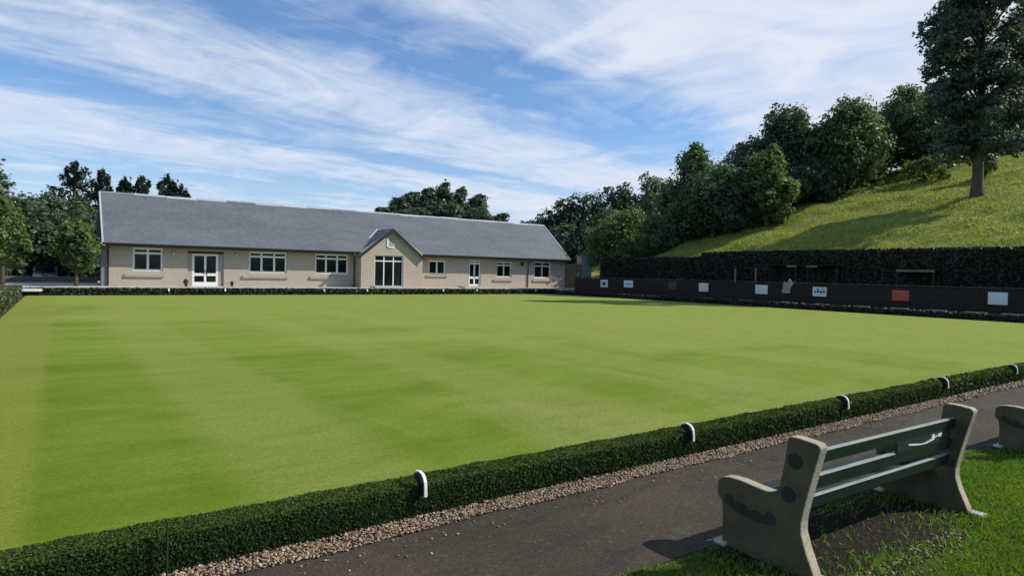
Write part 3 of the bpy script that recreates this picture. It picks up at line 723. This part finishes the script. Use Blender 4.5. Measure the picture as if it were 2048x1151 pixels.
house = empty('club_house', (20.8, 50.8, .43), label='long single storey pale stone club house with grey slate roof', cat='building')
HO = Vector(house.location)
def part(mb, name, mat, parent=None, **kw):
    """geometry is given in world coordinates"""
    o = mb.build(name, mat, None, **kw)
    o.data.transform(Matrix.Translation(-HO)); o.parent = parent or house
    return o
X0, X1, YB, ZE = 2.36, 39.62, 54.55, 3.16
holes = [(3.74, 5.46, 1.40, 2.90), (6.90, 9.15, .44, 2.80), (10.78, 13.40, 1.40, 2.90), (15.45, 18.02, 1.40, 2.90), (24.93, 26.55, 1.50, 2.68), (28.86, 30.05, .44, 2.80), (31.74, 33.36, 1.36, 2.74), (35.95, 37.88, 1.33, 2.85)]
mb = facade(X0, X1, .40, ZE, FY, .18, holes)
# ends with gables, and back
RY, RZ = 50.83, 6.62
for x in (X0, X1):
    mb.add([(x, FY, .40), (x, YB, .40), (x, YB, ZE), (x, RY, RZ-.12), (x, FY, ZE)], [(0, 1, 2, 3, 4)])
mb.add([(X0, YB, .40), (X1, YB, .40), (X1, YB, ZE), (X0, YB, ZE)], [(0, 1, 2, 3)])
wall = part(mb, 'wall', M['wall'])
# bay
BX0, BX1, BY, BZ = 18.55, 23.72, 46.02, 5.02
BC = (BX0+BX1)/2-.12
gl = (19.64, 22.03, .50, 2.93)
mb = facade(BX0, BX1, .40, 3.2, BY, .20, [gl])
mb.add([(BX0, BY, 3.2), (BX1, BY, 3.2), (BC, BY, BZ-.10)], [(0, 1, 2)])
for x in (BX0, BX1): mb.add([(x, BY, .40), (x, FY, .40), (x, FY, 3.2), (x, BY, 3.2)], [(0, 1, 2, 3)])
part(mb, 'gable_wall', M['wall'])
# setback strip at the left corner
part(MB().box(2.06, 47.25, .40, 2.355, 48.4, 3.05), 'side_wall', M['blue_render'])
# roofs: front and back slopes as slabs
SL = (RZ-3.13)/(RY-46.53)
def slab(pts, t, name, mat, parent=None):
    n = len(pts); nv = (Vector(pts[1])-Vector(pts[0])).cross(Vector(pts[2])-Vector(pts[0])).normalized()
    if nv.z < 0: nv = -nv
    vs = [Vector(p) for p in pts]+[Vector(p)-nv*t for p in pts]
    fs = [tuple(range(n)), tuple(range(2*n-1, n-1, -1))]+[(i, (i+1) % n, (i+1) % n+n, i+n) for i in range(n)]
    return part(MB().add(vs, fs), name, mat, parent)
RX0, RX1 = 2.05, 39.75
roof = slab([(RX0, 46.50, 3.13), (RX1, 46.50, 3.13), (RX1, RY, RZ), (RX0, RY, RZ)], .10, 'roof', M['slate'])
slab([(RX0, 55.16, 3.13), (RX1, 55.16, 3.13), (RX1, RY+.004, RZ), (RX0, RY+.004, RZ)], .10, 'roof', M['slate'])
# bay roof: two slopes that run back into the main roof
yb = 46.50+(BZ-3.13)/SL
bl_, br_ = BX0-.30, BX1+.10
zl, zr = BZ-(BC-bl_)*.80, BZ-(br_-BC)*.80
y_l, y_r = 46.50+(zl-3.13)/SL, 46.50+(zr-3.13)/SL
slab([(bl_, BY-.28, zl), (BC, BY-.28, BZ), (BC, yb+.1, BZ), (bl_, max(y_l, 46.6)+.1, zl)], .09, 'roof', M['slate'])
slab([(br_, BY-.28, zr), (BC+.003, BY-.28, BZ), (BC+.003, yb+.1, BZ), (br_, max(y_r, 46.6)+.1, zr)], .09, 'roof', M['slate'])
# barge boards
for s, xe, ze in ((-1, bl_, zl), (1, br_, zr)):
    pr = [(xe, ze-.02), (BC, BZ-.02), (BC, BZ-.24), (xe, ze-.22)]
    part(MB().prism(pr, 1, BY-.31+(.002 if s > 0 else 0), BY-.283), 'barge_board', M['fascia'])
# lead valleys
for xe, ze, ye in ((bl_, zl, max(y_l, 46.5)), (br_, zr, max(y_r, 46.5))):
    a = Vector((xe, ye+.02, ze+.07)); b = Vector((BC, yb+.02, BZ+.07))
    d = (b-a).normalized()
    part(MB().tube([a, b], .055, 6), 'valley', M['lead'])
# ridge tiles: pale lengths with a little gap, slightly uneven
for k in range(19):
    xa = RX0+.02+k*1.985; xb = xa+1.95; dz = .015*math.sin(k*2.1)
    part(MB().prism([(RY-.16, RZ-.10+dz), (RY-.02, RZ+.05+dz), (RY+.02, RZ+.05+dz), (RY+.16, RZ-.10+dz)], 0, xa, xb), 'ridge_tile', (M['ridge_grey'], M['grey_render'], M['lead'], M['grey_render'])[k % 4] if k < 10 else (M['lead'] if k % 2 else M['grey_render']))
# verge strips at both ends, eaves and gutters
for x in (RX0, RX1-.10):
    mbv = MB()
    n1 = Vector((0, -SL, 1)).normalized()
    a, b = Vector((x, 46.48, 3.125)), Vector((x, RY-.03, RZ-.01))
    mbv.add([a, a+Vector((.1, 0, 0)), b+Vector((.1, 0, 0)), b, a+n1*.03, a+Vector((.1, 0, 0))+n1*.03, b+Vector((.1, 0, 0))+n1*.03, b+n1*.03], [(3,2,1,0),(4,5,6,7),(0,1,5,4),(1,2,6,5),(2,3,7,6),(3,0,4,7)])
    part(mbv, 'verge', M['lead'])
for xa, xb in ((RX0, BX0-.32), (BX1+.12, RX1)):
    part(MB().box(xa, 46.52, 2.93, xb, 46.56, 3.07), 'fascia', M['fascia'])
    part(MB().box(xa+.01, 46.56, 2.95, xb-.01, FY-.002, 2.975), 'soffit', M['fascia'])
    part(MB().prism([(46.40, 3.085), (46.405, 3.02), (46.44, 2.985), (46.49, 2.985), (46.517, 3.02), (46.517, 3.085)], 0, xa, xb), 'gutter', M['fascia'])
for x, y in ((2.42, FY-.06), (BX0-.09, FY-.08), (BX1+.12, FY-.06), (35.17, FY-.06)):
    part(MB().tube([(x, 46.46, 2.98), (x, 46.62, 2.86), (x, y, 2.70), (x, y, .45)], .045, 8), 'downpipe', M['brown_pipe'])
# windows: frame bars, dark panes, stone sill
def window(x0, x1, z0, z1, y, lights, transom=None, name='window', sill=None, fr='white_frame', bw=.075, door=False):
    yf = y+.10; mb = MB()
    mb.box(x0, yf, z0, x0+bw, yf+.06, z1); mb.box(x1-bw, yf, z0, x1, yf+.06, z1)
    mb.box(x0+bw, yf, z1-bw, x1-bw, yf+.06, z1); mb.box(x0+bw, yf, z0, x1-bw, yf+.06, z0+bw*(2.2 if door else 1))
    zt = transom
    if zt: mb.box(x0+bw, yf-.004, zt-bw*.55, x1-bw, yf+.056, zt+bw*.55)
    segs = [(z0+bw, zt-bw*.55), (zt+bw*.55, z1-bw)] if zt else [(z0+bw, z1-bw)]
    for k in range(1, lights):
        xm = x0+(x1-x0)*k/lights
        for a, b in segs: mb.box(xm-bw*.55, yf+.002, a, xm+bw*.55, yf+.058, b)
    if door:
        for k in range(lights):
            xa = x0+(x1-x0)*k/lights; xb = x0+(x1-x0)*(k+1)/lights; zm = z0+(z1-z0)*.36
            mb.box(xa+bw, yf+.004, zm-.09, xb-bw*.55, yf+.054, zm+.09)
    w = part(mb, name, M[fr])
    part(MB().box(x0+.02, yf+.03, z0+.02, x1-.02, yf+.045, z1-.02), 'pane', M['glass'], w)
    if sill:
        part(MB().prism([(y-.10, sill[3]-.02), (y+.10, sill[3]+.01), (y+.10, sill[2]), (y-.10, sill[2])], 0, sill[0], sill[1]), 'sill', M['stone_sill'], w)
    return w
window(3.74, 5.46, 1.40, 2.90, FY, 2, 2.55, sill=(3.30, 5.52, 1.02, 1.20), bw=.125)
window(10.78, 13.40, 1.40, 2.90, FY, 3, 2.55, sill=(10.35, 13.50, 1.02, 1.20), bw=.125)
window(15.45, 18.02, 1.40, 2.90, FY, 3, 2.55, sill=(15.05, 18.10, 1.02, 1.22), bw=.125)
window(24.93, 26.55, 1.50, 2.68, FY, 2, None, sill=(24.70, 26.72, 1.32, 1.47), bw=.13)
window(31.74, 33.36, 1.36, 2.74, FY, 2, 2.44, sill=(31.36, 33.46, 1.02, 1.20), bw=.11)
window(35.95, 37.88, 1.33, 2.85, FY, 2, 2.46, sill=(35.74, 37.98, 1.02, 1.20), bw=.11)
# double door in its recess, narrow door, glazed gable screen
dw = window(7.20, 8.80, .44, 2.62, FY, 2, None, name='door', bw=.13, door=True)
part(MB().box(8.80, FY+.10, .44, 9.15, FY+.16, 2.62), 'door_surround', M['stone_sill'], dw)
part(MB().box(6.90, FY+.10, .44, 7.20, FY+.16, 2.62), 'door_surround', M['stone_sill'], dw)
part(MB().box(6.90, FY+.08, 2.62, 9.15, FY+.16, 2.80), 'door_surround', M['brown_pipe'], dw)
for x in (7.94, 8.06): part(MB().box(x-.012, FY+.06, 1.30, x+.012, FY+.10, 1.55), 'handle', M['black_paint'], dw)
d2 = window(28.86, 30.05, .44, 2.80, FY, 2, 2.52, name='door', bw=.13, door=True)
part(MB().box(29.43, FY+.06, 1.30, 29.46, FY+.10, 1.52), 'handle', M['black_paint'], d2)
gw = window(19.64, 22.03, .50, 2.93, BY, 3, 2.48, name='glazed_screen', bw=.075)
part(MB().box(19.40, BY-.75, .40, 22.5, BY-.003, .56), 'door_step', M['paving'])
part(MB().box(27.9, FY-.95, .40, 31.0, FY-.003, .55), 'door_step', M['paving'])
# emblem plaque on the gable
em = part(MB().box(20.62, BY-.03, 3.52, 21.24, BY-.002, 4.22), 'emblem', M['grey_render'])
part(MB().box(20.60, BY-.045, 3.58, 20.74, BY-.031, 4.22).box(20.742, BY-.045, 3.50, 21.20, BY-.031, 3.62).box(21.16, BY-.042, 3.622, 21.22, BY-.031, 3.9), 'emblem_border', M['white_paint'], em)
# wall lamps and alarm box
for x in (6.05, 9.95):
    la = part(MB().box(x-.06, FY-.05, 2.55, x+.06, FY-.002, 2.75), 'wall_lamp', M['grey_render'])
    part(MB().tube([(x, FY-.10, 2.50), (x, FY-.10, 2.66)], [.07, .05], 8), 'lamp_shade', M['lamp_glass'], la)
part(MB().box(34.35, FY-.10, 2.45, 34.65, FY-.002, 2.75), 'alarm_box', M['brown_pipe'])
# things at the door recess
for (x, y, z, s, lab) in ((6.72, 46.55, .43, .62, 'small dark pot plant left of the double door'), (9.55, 46.6, .43, .5, 'small reddish pot plant right of the double door')):
    r_ = empty('pot_plant', (x, y, z), label=lab, cat='pot plant', group='pot plants at the double door')
    MB().tube([(0, 0, 0), (0, 0, .28*s)], [.12*s, .17*s], 12).build('pot', M['brown_pipe'], r_)
    P, nn, t = crown_points([(0, 0, .48*s, .22*s, .22*s, .25*s)], 260, .2)
    V, F, tt = leaf_quads(P, nn, .07, t); np_mesh('foliage', V, F, M['leaf_mid'], r_, tt)

# white plank lying at the far left corner
tag(MB().box(-.45, -.06, 0, .45, .06, .15).build('plank', M['white_paint'], bevel=.01), 'white plank standing on edge at the far left corner of green', 'plank').location = (-1.28, 43.45, .22)

# ------------------------------------------------------------------ right side: fence with signs, shelters, painted sun dashes
FX = 37.0
fence = empty('fence', (FX, 22, -.06), label='dark timber fence carrying the row of signs right of the green', cat='fence')
for k in range(18):
    y = 8.0+k*1.95
    MB().box(.03, y-22-.05, 0, .13, y-22+.05, 1.62).build('post', M['dark_timber'], fence, bevel=.008)
mb = MB(); y = 5.0
while y < 42.6:
    mb.box(0.004, y-22, .06, .026, y-22+.14, 1.50+.01*math.sin(y*7)); y += .152
mb.build('board_panel', M['dark_timber'], fence)
MB().box(-.02, 5.0-22, 1.545, .15, 42.6-22, 1.59).build('rail', M['rail_timber'], fence, bevel=.006)

signs = [(12.0, 11.2, .71, 1.31, 'sign_white', 'large pale blue white sign on dark fence, rightmost', 0),
         (16.4, 15.55, .70, 1.26, 'sign_red', 'red rectangular sign on dark fence', 0),
         (20.9, 20.05, .74, 1.30, 'sign_white', 'white sign with dark lettering smudges on dark fence', 1),
         (24.8, 23.91, .74, 1.32, 'sign_white', 'plain white sign left of the pale cloth on the fence', 0),
         (29.3, 28.5, .73, 1.33, 'sign_white', 'plain bluish white sign in the middle of fence, alone in deep shade', 0),
         (32.1, 31.3, .80, 1.40, 'sign_brown', 'dark brown sign hard to see in the fence shade', 0),
         (36.7, 35.7, .80, 1.36, 'sign_white', 'small white sign with faint grey line, second from far end', 3),
         (39.4, 38.55, .73, 1.36, 'sign_white', 'small white sign with black emblem, nearest the club house', 2)]
for ya, yb_, za, zb, mt, lab, deco in signs:
    yc, zc = (ya+yb_)/2, (za+zb)/2; hw, hh = abs(ya-yb_)/2, (zb-za)/2
    s_ = empty('sign', (FX-.012, yc, zc), label=lab, cat='sign', group='signs on the dark fence')
    MB().box(-.012, -hw, -hh, .010, hw, hh).build('panel', M[mt], s_, bevel=.004)
    lt = MB()
    if deco == 1:
        for (a, b, c, d) in ((-.34, -.20, -.06, .06), (-.16, -.02, -.08, .05), (.02, .16, -.05, .08), (.20, .33, -.07, .04), (-.3, -.1, .12, .17), (.0, .22, .12, .17)): lt.box(-.016, a, c, -.0125, b, d)
    elif deco == 2: lt.box(-.016, -.22, -.09, -.0125, .22, .06); lt.box(-.016, -.09, .065, -.0125, .09, .15); lt.box(-.016, -.08, -.16, -.0125, .08, -.095)
    elif deco == 3: lt.box(-.016, -.38, -.03, -.0125, .30, .03)
    if lt.v: lt.build('lettering', M['sign_ink'], s_)

# lean-to seat shelters against the tall hedge
def shelter(y0, y1, label, zt, b0, b1):
    r_ = empty('seat_shelter', (38.6, (y0+y1)/2, -.055), label=label, cat='shelter', group='timber seat shelters behind the fence')
    a, b = y0-r_.location.y, y1-r_.location.y
    for yy in (a+.05, b-.05):
        MB().box(0, yy-.05, 0, .10, yy+.05, zt).build('post', M['dark_timber'], r_, bevel=.006)
        MB().box(.68, yy-.05, 0, .78, yy+.05, zt-.1).build('post', M['dark_timber'], r_, bevel=.006)
    MB().box(-.02, b0-r_.location.y, zt+.003, .12, b1-r_.location.y, zt+.12).build('beam', M['beam_timber'], r_, bevel=.006)
    MB().add([(-.06, a-.08, zt+.16), (.74, a-.08, zt+.02), (.74, b+.08, zt+.02), (-.06, b+.08, zt+.16), (-.06, a-.08, zt+.125), (.74, a-.08, zt-.02), (.74, b+.08, zt-.02), (-.06, b+.08, zt+.125)],
             [(0,1,2,3),(7,6,5,4),(4,5,1,0),(5,6,2,1),(6,7,3,2),(7,4,0,3)]).build('roof', M['dark_timber'], r_)
    MB().box(.30, a+.1, .42, .66, b-.1, .46).build('seat', M['dark_timber'], r_)
    MB().box(.64, a+.1, .55, .67, b-.1, 1.3).build('backrest', M['dark_timber'], r_)
    return r_
shelter(22.95, 24.9, 'dark seat shelter with short pale beam left of the gap, above white sign', 2.56, 22.95, 23.65)
shelter(20.3, 22.25, 'dark seat shelter with short pale beam right of the gap, above lettered sign', 2.56, 21.6, 22.25)
shelter(15.0, 16.95, 'dark seat shelter with long pale beam above the red sign', 2.33, 15.0, 16.95)
# pale cloth hung over the fence
g_y = np.linspace(-.46, .46, 25); g_z = np.linspace(0, 1, 17)
Yg, Zg = np.meshgrid(g_y, g_z)
Wd = .55+.45*np.abs(Zg-.35); cx_ = .05*np.sin(Zg*5)-.18*(Zg-.5)
Zt = Zg*.78+np.where(Zg > .6, .14*(Zg-.6)/.4*np.cos(Yg*11), 0)
Xg = -.02+.035*np.sin(Yg*17+Zg*4)+.02*np.sin(Zg*13+Yg*6)
V = np.stack([Xg-.03, Yg*Wd+cx_, Zt], -1).reshape(-1, 3); i = np.arange(24)[None]+np.arange(16)[:, None]*25
o = np_mesh('cloth', V, np.stack([i, i+1, i+26, i+25], -1).reshape(-1, 4), M['pale_cloth'], smooth=True)
tag(o, 'crumpled pale cloth hanging over the dark fence at the gap', 'cloth').location = (FX-.03, 22.5, .86)
# faint thin posts behind the fence
for y, lab in ((25.6, 'thin pale post behind the fence, right one of the two left of the shelters'), (27.2, 'thin pale post behind the fence, left one of the two left of the shelters')):
    tag(MB().box(-.04, -.04, 0, .04, .04, 2.45).build('post', M['brown_timber'], bevel=.006), lab, 'post', 'thin posts behind the fence').location = (38.2, y, -.055)
# pale slabs added to stand for sunlit dashes along the shaded hedge
for k, y in enumerate((27.4, 24.4, 21.6, 19.5, 17.25, 15.35, 13.6, 11.95, 10.5)):
    o = MB().box(-.10, -.42, 0, .10, .42, .06).build('sun_dash', M['slab'], bevel=.01); o.location = (35.45, y, .30)
    tag(o, 'pale slab standing for a sunlit dash on the low shaded hedge below the sign fence', 'slab', 'slabs standing for sunlit dashes on the shaded hedge')

# ------------------------------------------------------------------ corner right of the club house
tf = empty('fence', (40.9, 47.6, .2), label='low brown timber fence joining the right end of club house', cat='fence')
mb = MB()
for k in range(15): mb.box(-1.15+k*.158, 0, 0, -1.15+k*.158+.145, .025, 2.55+.012*math.sin(k*3.1))
mb.build('board_panel', M['brown_timber'], tf)
for x in (-1.0, .1, 1.15): MB().box(x-.05, .027, 0, x+.05, .12, 2.6).build('post', M['brown_timber'], tf)
o = MB().box(-.72, -.3, 0, .72, .3, 3.2).box(-.80, -.36, 3.203, .80, .36, 3.30).build('pillar', M['grey_render'], bevel=.02)
tag(o, 'square grey rendered pillar behind the brown timber fence', 'pillar').location = (42.95, 48.2, .3)
for k, (x, lab) in enumerate(((44.55, 'brown timber post nearest the grey pillar'), (45.3, 'brown timber post, middle one of three right of grey pillar'), (46.9, 'brown timber post under the round bush, rightmost of three'))):
    tag(MB().box(-.07, -.07, 0, .07, .07, 2.75).build('post', M['brown_timber'], bevel=.01), lab, 'post', 'brown timber posts by the round bush').location = (x, 47.5, .05)
bx = empty('crate', (41.3, 45.6, -.07), label='grey box standing on the path by the club house corner', cat='crate')
MB().box(-.32, -.25, 0, .32, .25, .50).build('body', M['grey_render'], bx, bevel=.02); MB().box(-.35, -.28, .503, .35, .28, .55).build('lid', M['concrete_pale'], bx, bevel=.01)
br = empty('brick_planter', (40.2, 45.2, -.07), label='dark timber planter at the club house corner', cat='planter')
MB().box(-.45, -.3, 0, .45, .3, .55).build('trough', M['dark_timber'], br, bevel=.015)
P, nn, t = crown_points([(0, 0, .75, .4, .28, .28), (.15, 0, .95, .2, .2, .2)], 500, .2); V, F, tt = leaf_quads(P, nn, .10, t); np_mesh('foliage', V, F, M['hedge_brown'], br, tt)

# ------------------------------------------------------------------ behind the left corner: car, wall, fence
def car():
    r_ = empty('parked_car', (-1.0, 62, -.07), R(0), label='grey car parked under the trees left of club house', cat='car'); r_.scale = (.95, 1, 1.12)
    side = [(-.0, .35), (.05, .75), (.95, .95), (1.7, 1.42), (3.1, 1.46), (3.9, 1.0), (4.2, .95), (4.25, .40)]
    MB().prism(side, 0, -.86, .86).build('body', M['car_paint'], r_, bevel=.05)
    MB().add([(-.70, .99, .99), (.70, .99, .99), (.62, 1.66, 1.385), (-.62, 1.66, 1.385), (-.70, .97, .985), (.70, .97, .985), (.62, 1.64, 1.395), (-.62, 1.64, 1.395)], [(0,1,2,3),(4,5,6,7),(0,1,5,4),(1,2,6,5),(2,3,7,6),(3,0,4,7)]).build('windscreen', M['glass'], r_)
    for x in (-.87, .72):
        for y in (.85, 3.35):
            w_ = MB(); ring = [(y+.32*math.cos(t), .32+.32*math.sin(t)) for t in [2*math.pi*q/16 for q in range(16)]]
            wo = w_.prism(ring, 0, x, x+.16).build('wheel', M['rubber'], r_)
    for x in (-.62, .62): MB().box(x-.16, -.012, .58, x+.16, .05, .70).build('headlight', M['lamp_glass'], r_)
    return r_
car()
wl = MB().box(-9, -.25, 0, 3.2, .25, .95).build('stone_wall', M['stone_wall'], bevel=.05)
tag(wl, 'low dark stone wall under the trees left of the club house', 'wall').location = (-1.0, 55.5, -.1)
rf = empty('rail_fence', (-4.0, 52, .0), label='brown post and rail fence at left picture edge', cat='fence')
for x in (-2.6, -1.0, .55): MB().box(x-.06, -.06, -.1, x+.06, .06, 1.15).build('post', M['brown_timber'], rf)
for z_ in (.45, .95): MB().box(-2.7, -.09, z_, .62, -.062, z_+.13).build('rail', M['pale_timber'], rf)

# ------------------------------------------------------------------ trees
# big tree on the hill
def big_tree():
    x, y = 51.6, 17.6; z = float(hill_z(np.array(x), np.array(y)))
    root = empty('hill_tree', (x, y, z), label='tall dark tree standing alone on the sunny hill slope', cat='tree')
    st = np.random.default_rng(5); lobes = []
    for i in range(86):
        t = (i+.5)/86; zz = 3.3+13.2*t
        rad = 3.35*min(1, .45+2.3*t)*min(1, (1.04-t)*2.6)
        a = i*2.399+st.random(); rr = rad*math.sqrt(st.uniform(.05, 1.05))
        lr = st.uniform(.6, 1.15)
        lobes.append((rr*math.cos(a), rr*math.sin(a), zz+.3*st.normal(), lr*1.2, lr*1.2, lr*.85))
    tb = MB()
    tb.tube([(0, 0, -.4), (.0, .02, .25), (.03, .0, 1.2), (.06, .04, 3.5), (.0, .0, 7), (.1, 0, 11), (.0, .1, 15)], [.54, .41, .34, .30, .22, .13, .04], 12)
    for lb in lobes:
        b = Vector(lb[:3]); zz = max(2.6, b.z-1.2-st.random()*1.2); a_ = Vector((.04, .02, zz)); m = a_.lerp(b, .5)+Vector((0, 0, .12))
        tb.tube([a_, m, b], [.14*(1-zz/18)+.02, .07, .02], 6)
    tb.build('trunk', M['bark'], root, smooth=True)
    P, nn, t = crown_points(lobes, 56000, .15)
    V, F, tt = leaf_quads(P, nn, .15, t); np_mesh('crown', V, F, M['leaf_big'], root, tt)
big_tree()
def on_hill(x, y): return float(hill_z(np.array(float(x)), np.array(float(y))))-.15
G1 = 'woodland trees along the top edge of the meadow'
wood = [  # x, y, top z, width, material, label
    (45.4, 34.6, 11.0, 7.0, 'leaf_dark', 'broad dark tree at low left end of the hill woodland'),
    (46.4, 37.6, 13.4, 4.4, 'leaf_mid', 'narrow topped tree rising behind the broad dark tree'),
    (47.3, 30.8, 12.3, 4.2, 'leaf_light', 'lighter green tree at the meadow edge, lit on its right'),
    (55.8, 34.4, 17.6, 6.2, 'leaf_dark', 'dark grey green tree with rounded top behind the lighter tree'),
    (57.3, 29.9, 17.6, 7.0, 'leaf_mid', 'dense mid green tree in the middle of the woodland edge'),
    (70.2, 30.3, 21.3, 8.0, 'leaf_mid', 'wide leafy tree left of the tall hill tree'),
    (54.0, 31.4, 12.2, 5.6, 'leaf_dark', 'dark tree filling the gap behind the mid green and lighter trees'),
    (76.0, 26.0, 20.3, 8.0, 'leaf_dark', 'shaded tree directly behind the tall hill tree'),
    (82.0, 22.5, 21.5, 9.0, 'leaf_dark', 'dark tree behind the tall hill tree at the right picture edge'),
    (86.0, 15.0, 22.1, 9.5, 'leaf_mid', 'tree beyond the hill top cut by the right picture edge'),
    (63.6, 31.6, 18.0, 6.5, 'leaf_dark', 'dark tree between the dense mid green and wide leafy trees'),
    (53.0, 37.0, 14.6, 6.5, 'leaf_dark', 'dark tree behind the lighter tree, low between two crowns'),
    (60.0, 34.5, 15.5, 8.0, 'leaf_dark', 'dark tree behind the dense mid green tree'),
    (67.4, 27.2, 18.6, 6.4, 'leaf_mid', 'leafy tree just left of the tall hill tree crown'),
    (67.0, 34.8, 19.0, 7.5, 'leaf_dark', 'dark tree deep in the wood behind the wide leafy tree'),
]
for x, y, zt, w, mt, lab in wood:
    broadleaf('woodland_tree', lab, x, y, on_hill(x, y), zt-on_hill(x, y), w, .18, 15000, M[mt], .03, 15, group=G1, trunk_r=.24)
for x, y, h, w, lab in ((58.6, 19.5, 2.9, 2.0, 'bright yellow green sapling behind the trunk of tall hill tree'), (60.0, 24.4, 2.2, 4.0, 'low bright shrub left of the tall hill tree trunk')):
    broadleaf('shrub', lab, x, y, on_hill(x, y), h, w, .17, 1700, M['leaf_light'], .05, 7, cat='shrub', group='bright shrubs near the hill tree', trunk_r=.06)
broadleaf('bush', 'large round pale green bush right of the club house', 45.3, 46.0, on_hill(45.3, 46.), 8.1-on_hill(45.3, 46.), 6.6, .16, 13000, M['leaf_light'], .06, 12, cat='bush', trunk_r=.16)
broadleaf('bush', 'smaller dark bush between the round bush and the woodland', 46.0, 41.5, on_hill(46, 41.5), 7.4-on_hill(46, 41.5), 4.2, .16, 6000, M['leaf_mid'], .06, 9, cat='bush', trunk_r=.12)
broadleaf('bush', 'dark understorey bush at the foot of the woodland beside the round bush', 43.0, 38.2, on_hill(43, 38.2), 2.8, 4.2, .16, 4000, M['leaf_dark'], .04, 8, cat='bush', trunk_r=.1)
# dark row beyond the round bush
G2 = 'distant dark trees between club house and hill wood'
rowt = [(53.3, 68.0, 9.0, 6.0, 'small dark tree just right of the roof end'), (56.0, 66.1, 10.9, 6.8, 'dark distant tree left of the round bush top'), (59.1, 63.9, 12.2, 7.0, 'dark distant rounded tree above the round bush'),
        (62.1, 61.8, 12.6, 7.0, 'dark distant tree above the round bush right side'), (65.5, 59.9, 13.2, 7.6, 'dark distant tree joining the hill woodland'), (54, 57, 8.5, 7, 'dark lower tree right behind the round bush'), (50.0, 60, 6.6, 6, 'dark low tree behind the brown timber fence'),
        (58, 52, 10.5, 7, 'dark tree behind the smaller dark bush'), (53, 44.5, 10.5, 6, 'dark tree low behind the woodland edge')]
for x, y, h, w, lab in rowt:
    broadleaf('distant_tree', lab, x, y, 1.0 if x < 64 else 2.0, h, w, .24, 8000, M['leaf_far'], .03, 13, group=G2, trunk_r=.2)
# knoll behind the roof
G3 = 'trees on the knoll behind the club house roof'
kn = [(60, 136, 16.2, 5, 'low tree at left foot of the wooded knoll'), (64, 136, 18.9, 6, 'tree on left flank of the wooded knoll'), (67.5, 137, 20.4, 6, 'tree left of the knoll crest'), (71.3, 136, 21.6, 6, 'tall tree near knoll crest, left of the highest'),
      (75.3, 136, 23.4, 5, 'highest tree on the wooded knoll'), (80, 136, 22.6, 5.5, 'tree right of the knoll crest'), (84.6, 135, 21.2, 5.5, 'tree on right flank of the wooded knoll'), (72, 128, 17.5, 8, 'front tree below the knoll crest'), (79.0, 126, 17.0, 8, 'front tree on the right half of the knoll'), (65, 130, 16.0, 8, 'front tree on left half of the knoll'),
      (91, 135, 17.0, 6, 'small tree right of the knoll near the roof end'), (99, 134, 15.6, 8, 'low distant tree in the dip right of the knoll')]
for x, y, h, w, lab in kn:
    broadleaf('knoll_tree', lab, x, y, float(knoll_z(np.array(float(x)), np.array(float(y))))-.3, h-float(knoll_z(np.array(float(x)), np.array(float(y)))), w, .34, 5200, M['leaf_far'], .03, 12, group=G3, trunk_r=.2)
# left wood
G4 = 'trees of the dark wood left of the club house'
lw = [(-5.2, 70, 10.8, 5.2, 'leaf_dark', 'tall dark tree at the left picture edge'), (-1.9, 72, 8.0, 6.5, 'leaf_dark', 'wide bright topped tree in the left wood'), (1.2, 74, 7.8, 6.5, 'leaf_dark', 'sunlit tree beside the left roof end'),
      (-5.5, 64, 7.0, 6, 'leaf_dark', 'dark tree low in the left wood'), (-1.5, 66, 6.4, 6.5, 'leaf_dark', 'dark shaded tree behind the parked car'), (2.6, 64, 6.2, 6.0, 'leaf_dark', 'dark tree against the left end of the club house'), (7.5, 80, 9, 8, 'leaf_dark', 'dark tree hidden mostly behind the left roof end'),
      (-9.5, 68, 10.5, 8, 'leaf_dark', 'dark tree beyond the left picture edge'), (-5.5, 60, 3.6, 5, 'leaf_dark', 'dark undergrowth tree left of the parked car')]
for x, y, h, w, mt, lab in lw:
    broadleaf('wood_tree', lab, x, y, -.1, h, w, .21, 9500, M[mt], .03, 13, group=G4, trunk_r=.22)
for x, y, h, w, lab in ((1.3, 90, 13.4, 7.6, 'tall spreading conifer, leftmost of those above the roof'), (4.0, 90, 12.9, 5.6, 'narrow conifer just left of the roof end'), (6.2, 90, 12.1, 5.0, 'slim conifer at left end of the roof ridge'), (7.9, 90, 12.5, 6.2, 'bushy conifer above the left roof ridge'), (10.8, 90, 12.9, 6.6, 'conifer with ragged top standing alone above ridge'), (12.4, 90, 11.8, 5.4, 'shorter conifer right of the ragged one')):
    conifer('conifer', lab, x, y, -.1, h, w, .20, 5200, group='conifers behind the left roof end')
broadleaf('young_tree', 'light green young tree beside the left end of the club house', .75, 46.5, .42, 3.95, 2.5, .11, 6500, M['leaf_light'], .22, 9, group='light green young trees left of the club house', trunk_r=.10)
broadleaf('young_tree', 'light green tree cut by the left picture edge', -2.75, 46.6, .42, 4.9, 2.6, .12, 6800, M['leaf_light'], .2, 10, group='light green young trees left of the club house', trunk_r=.13)
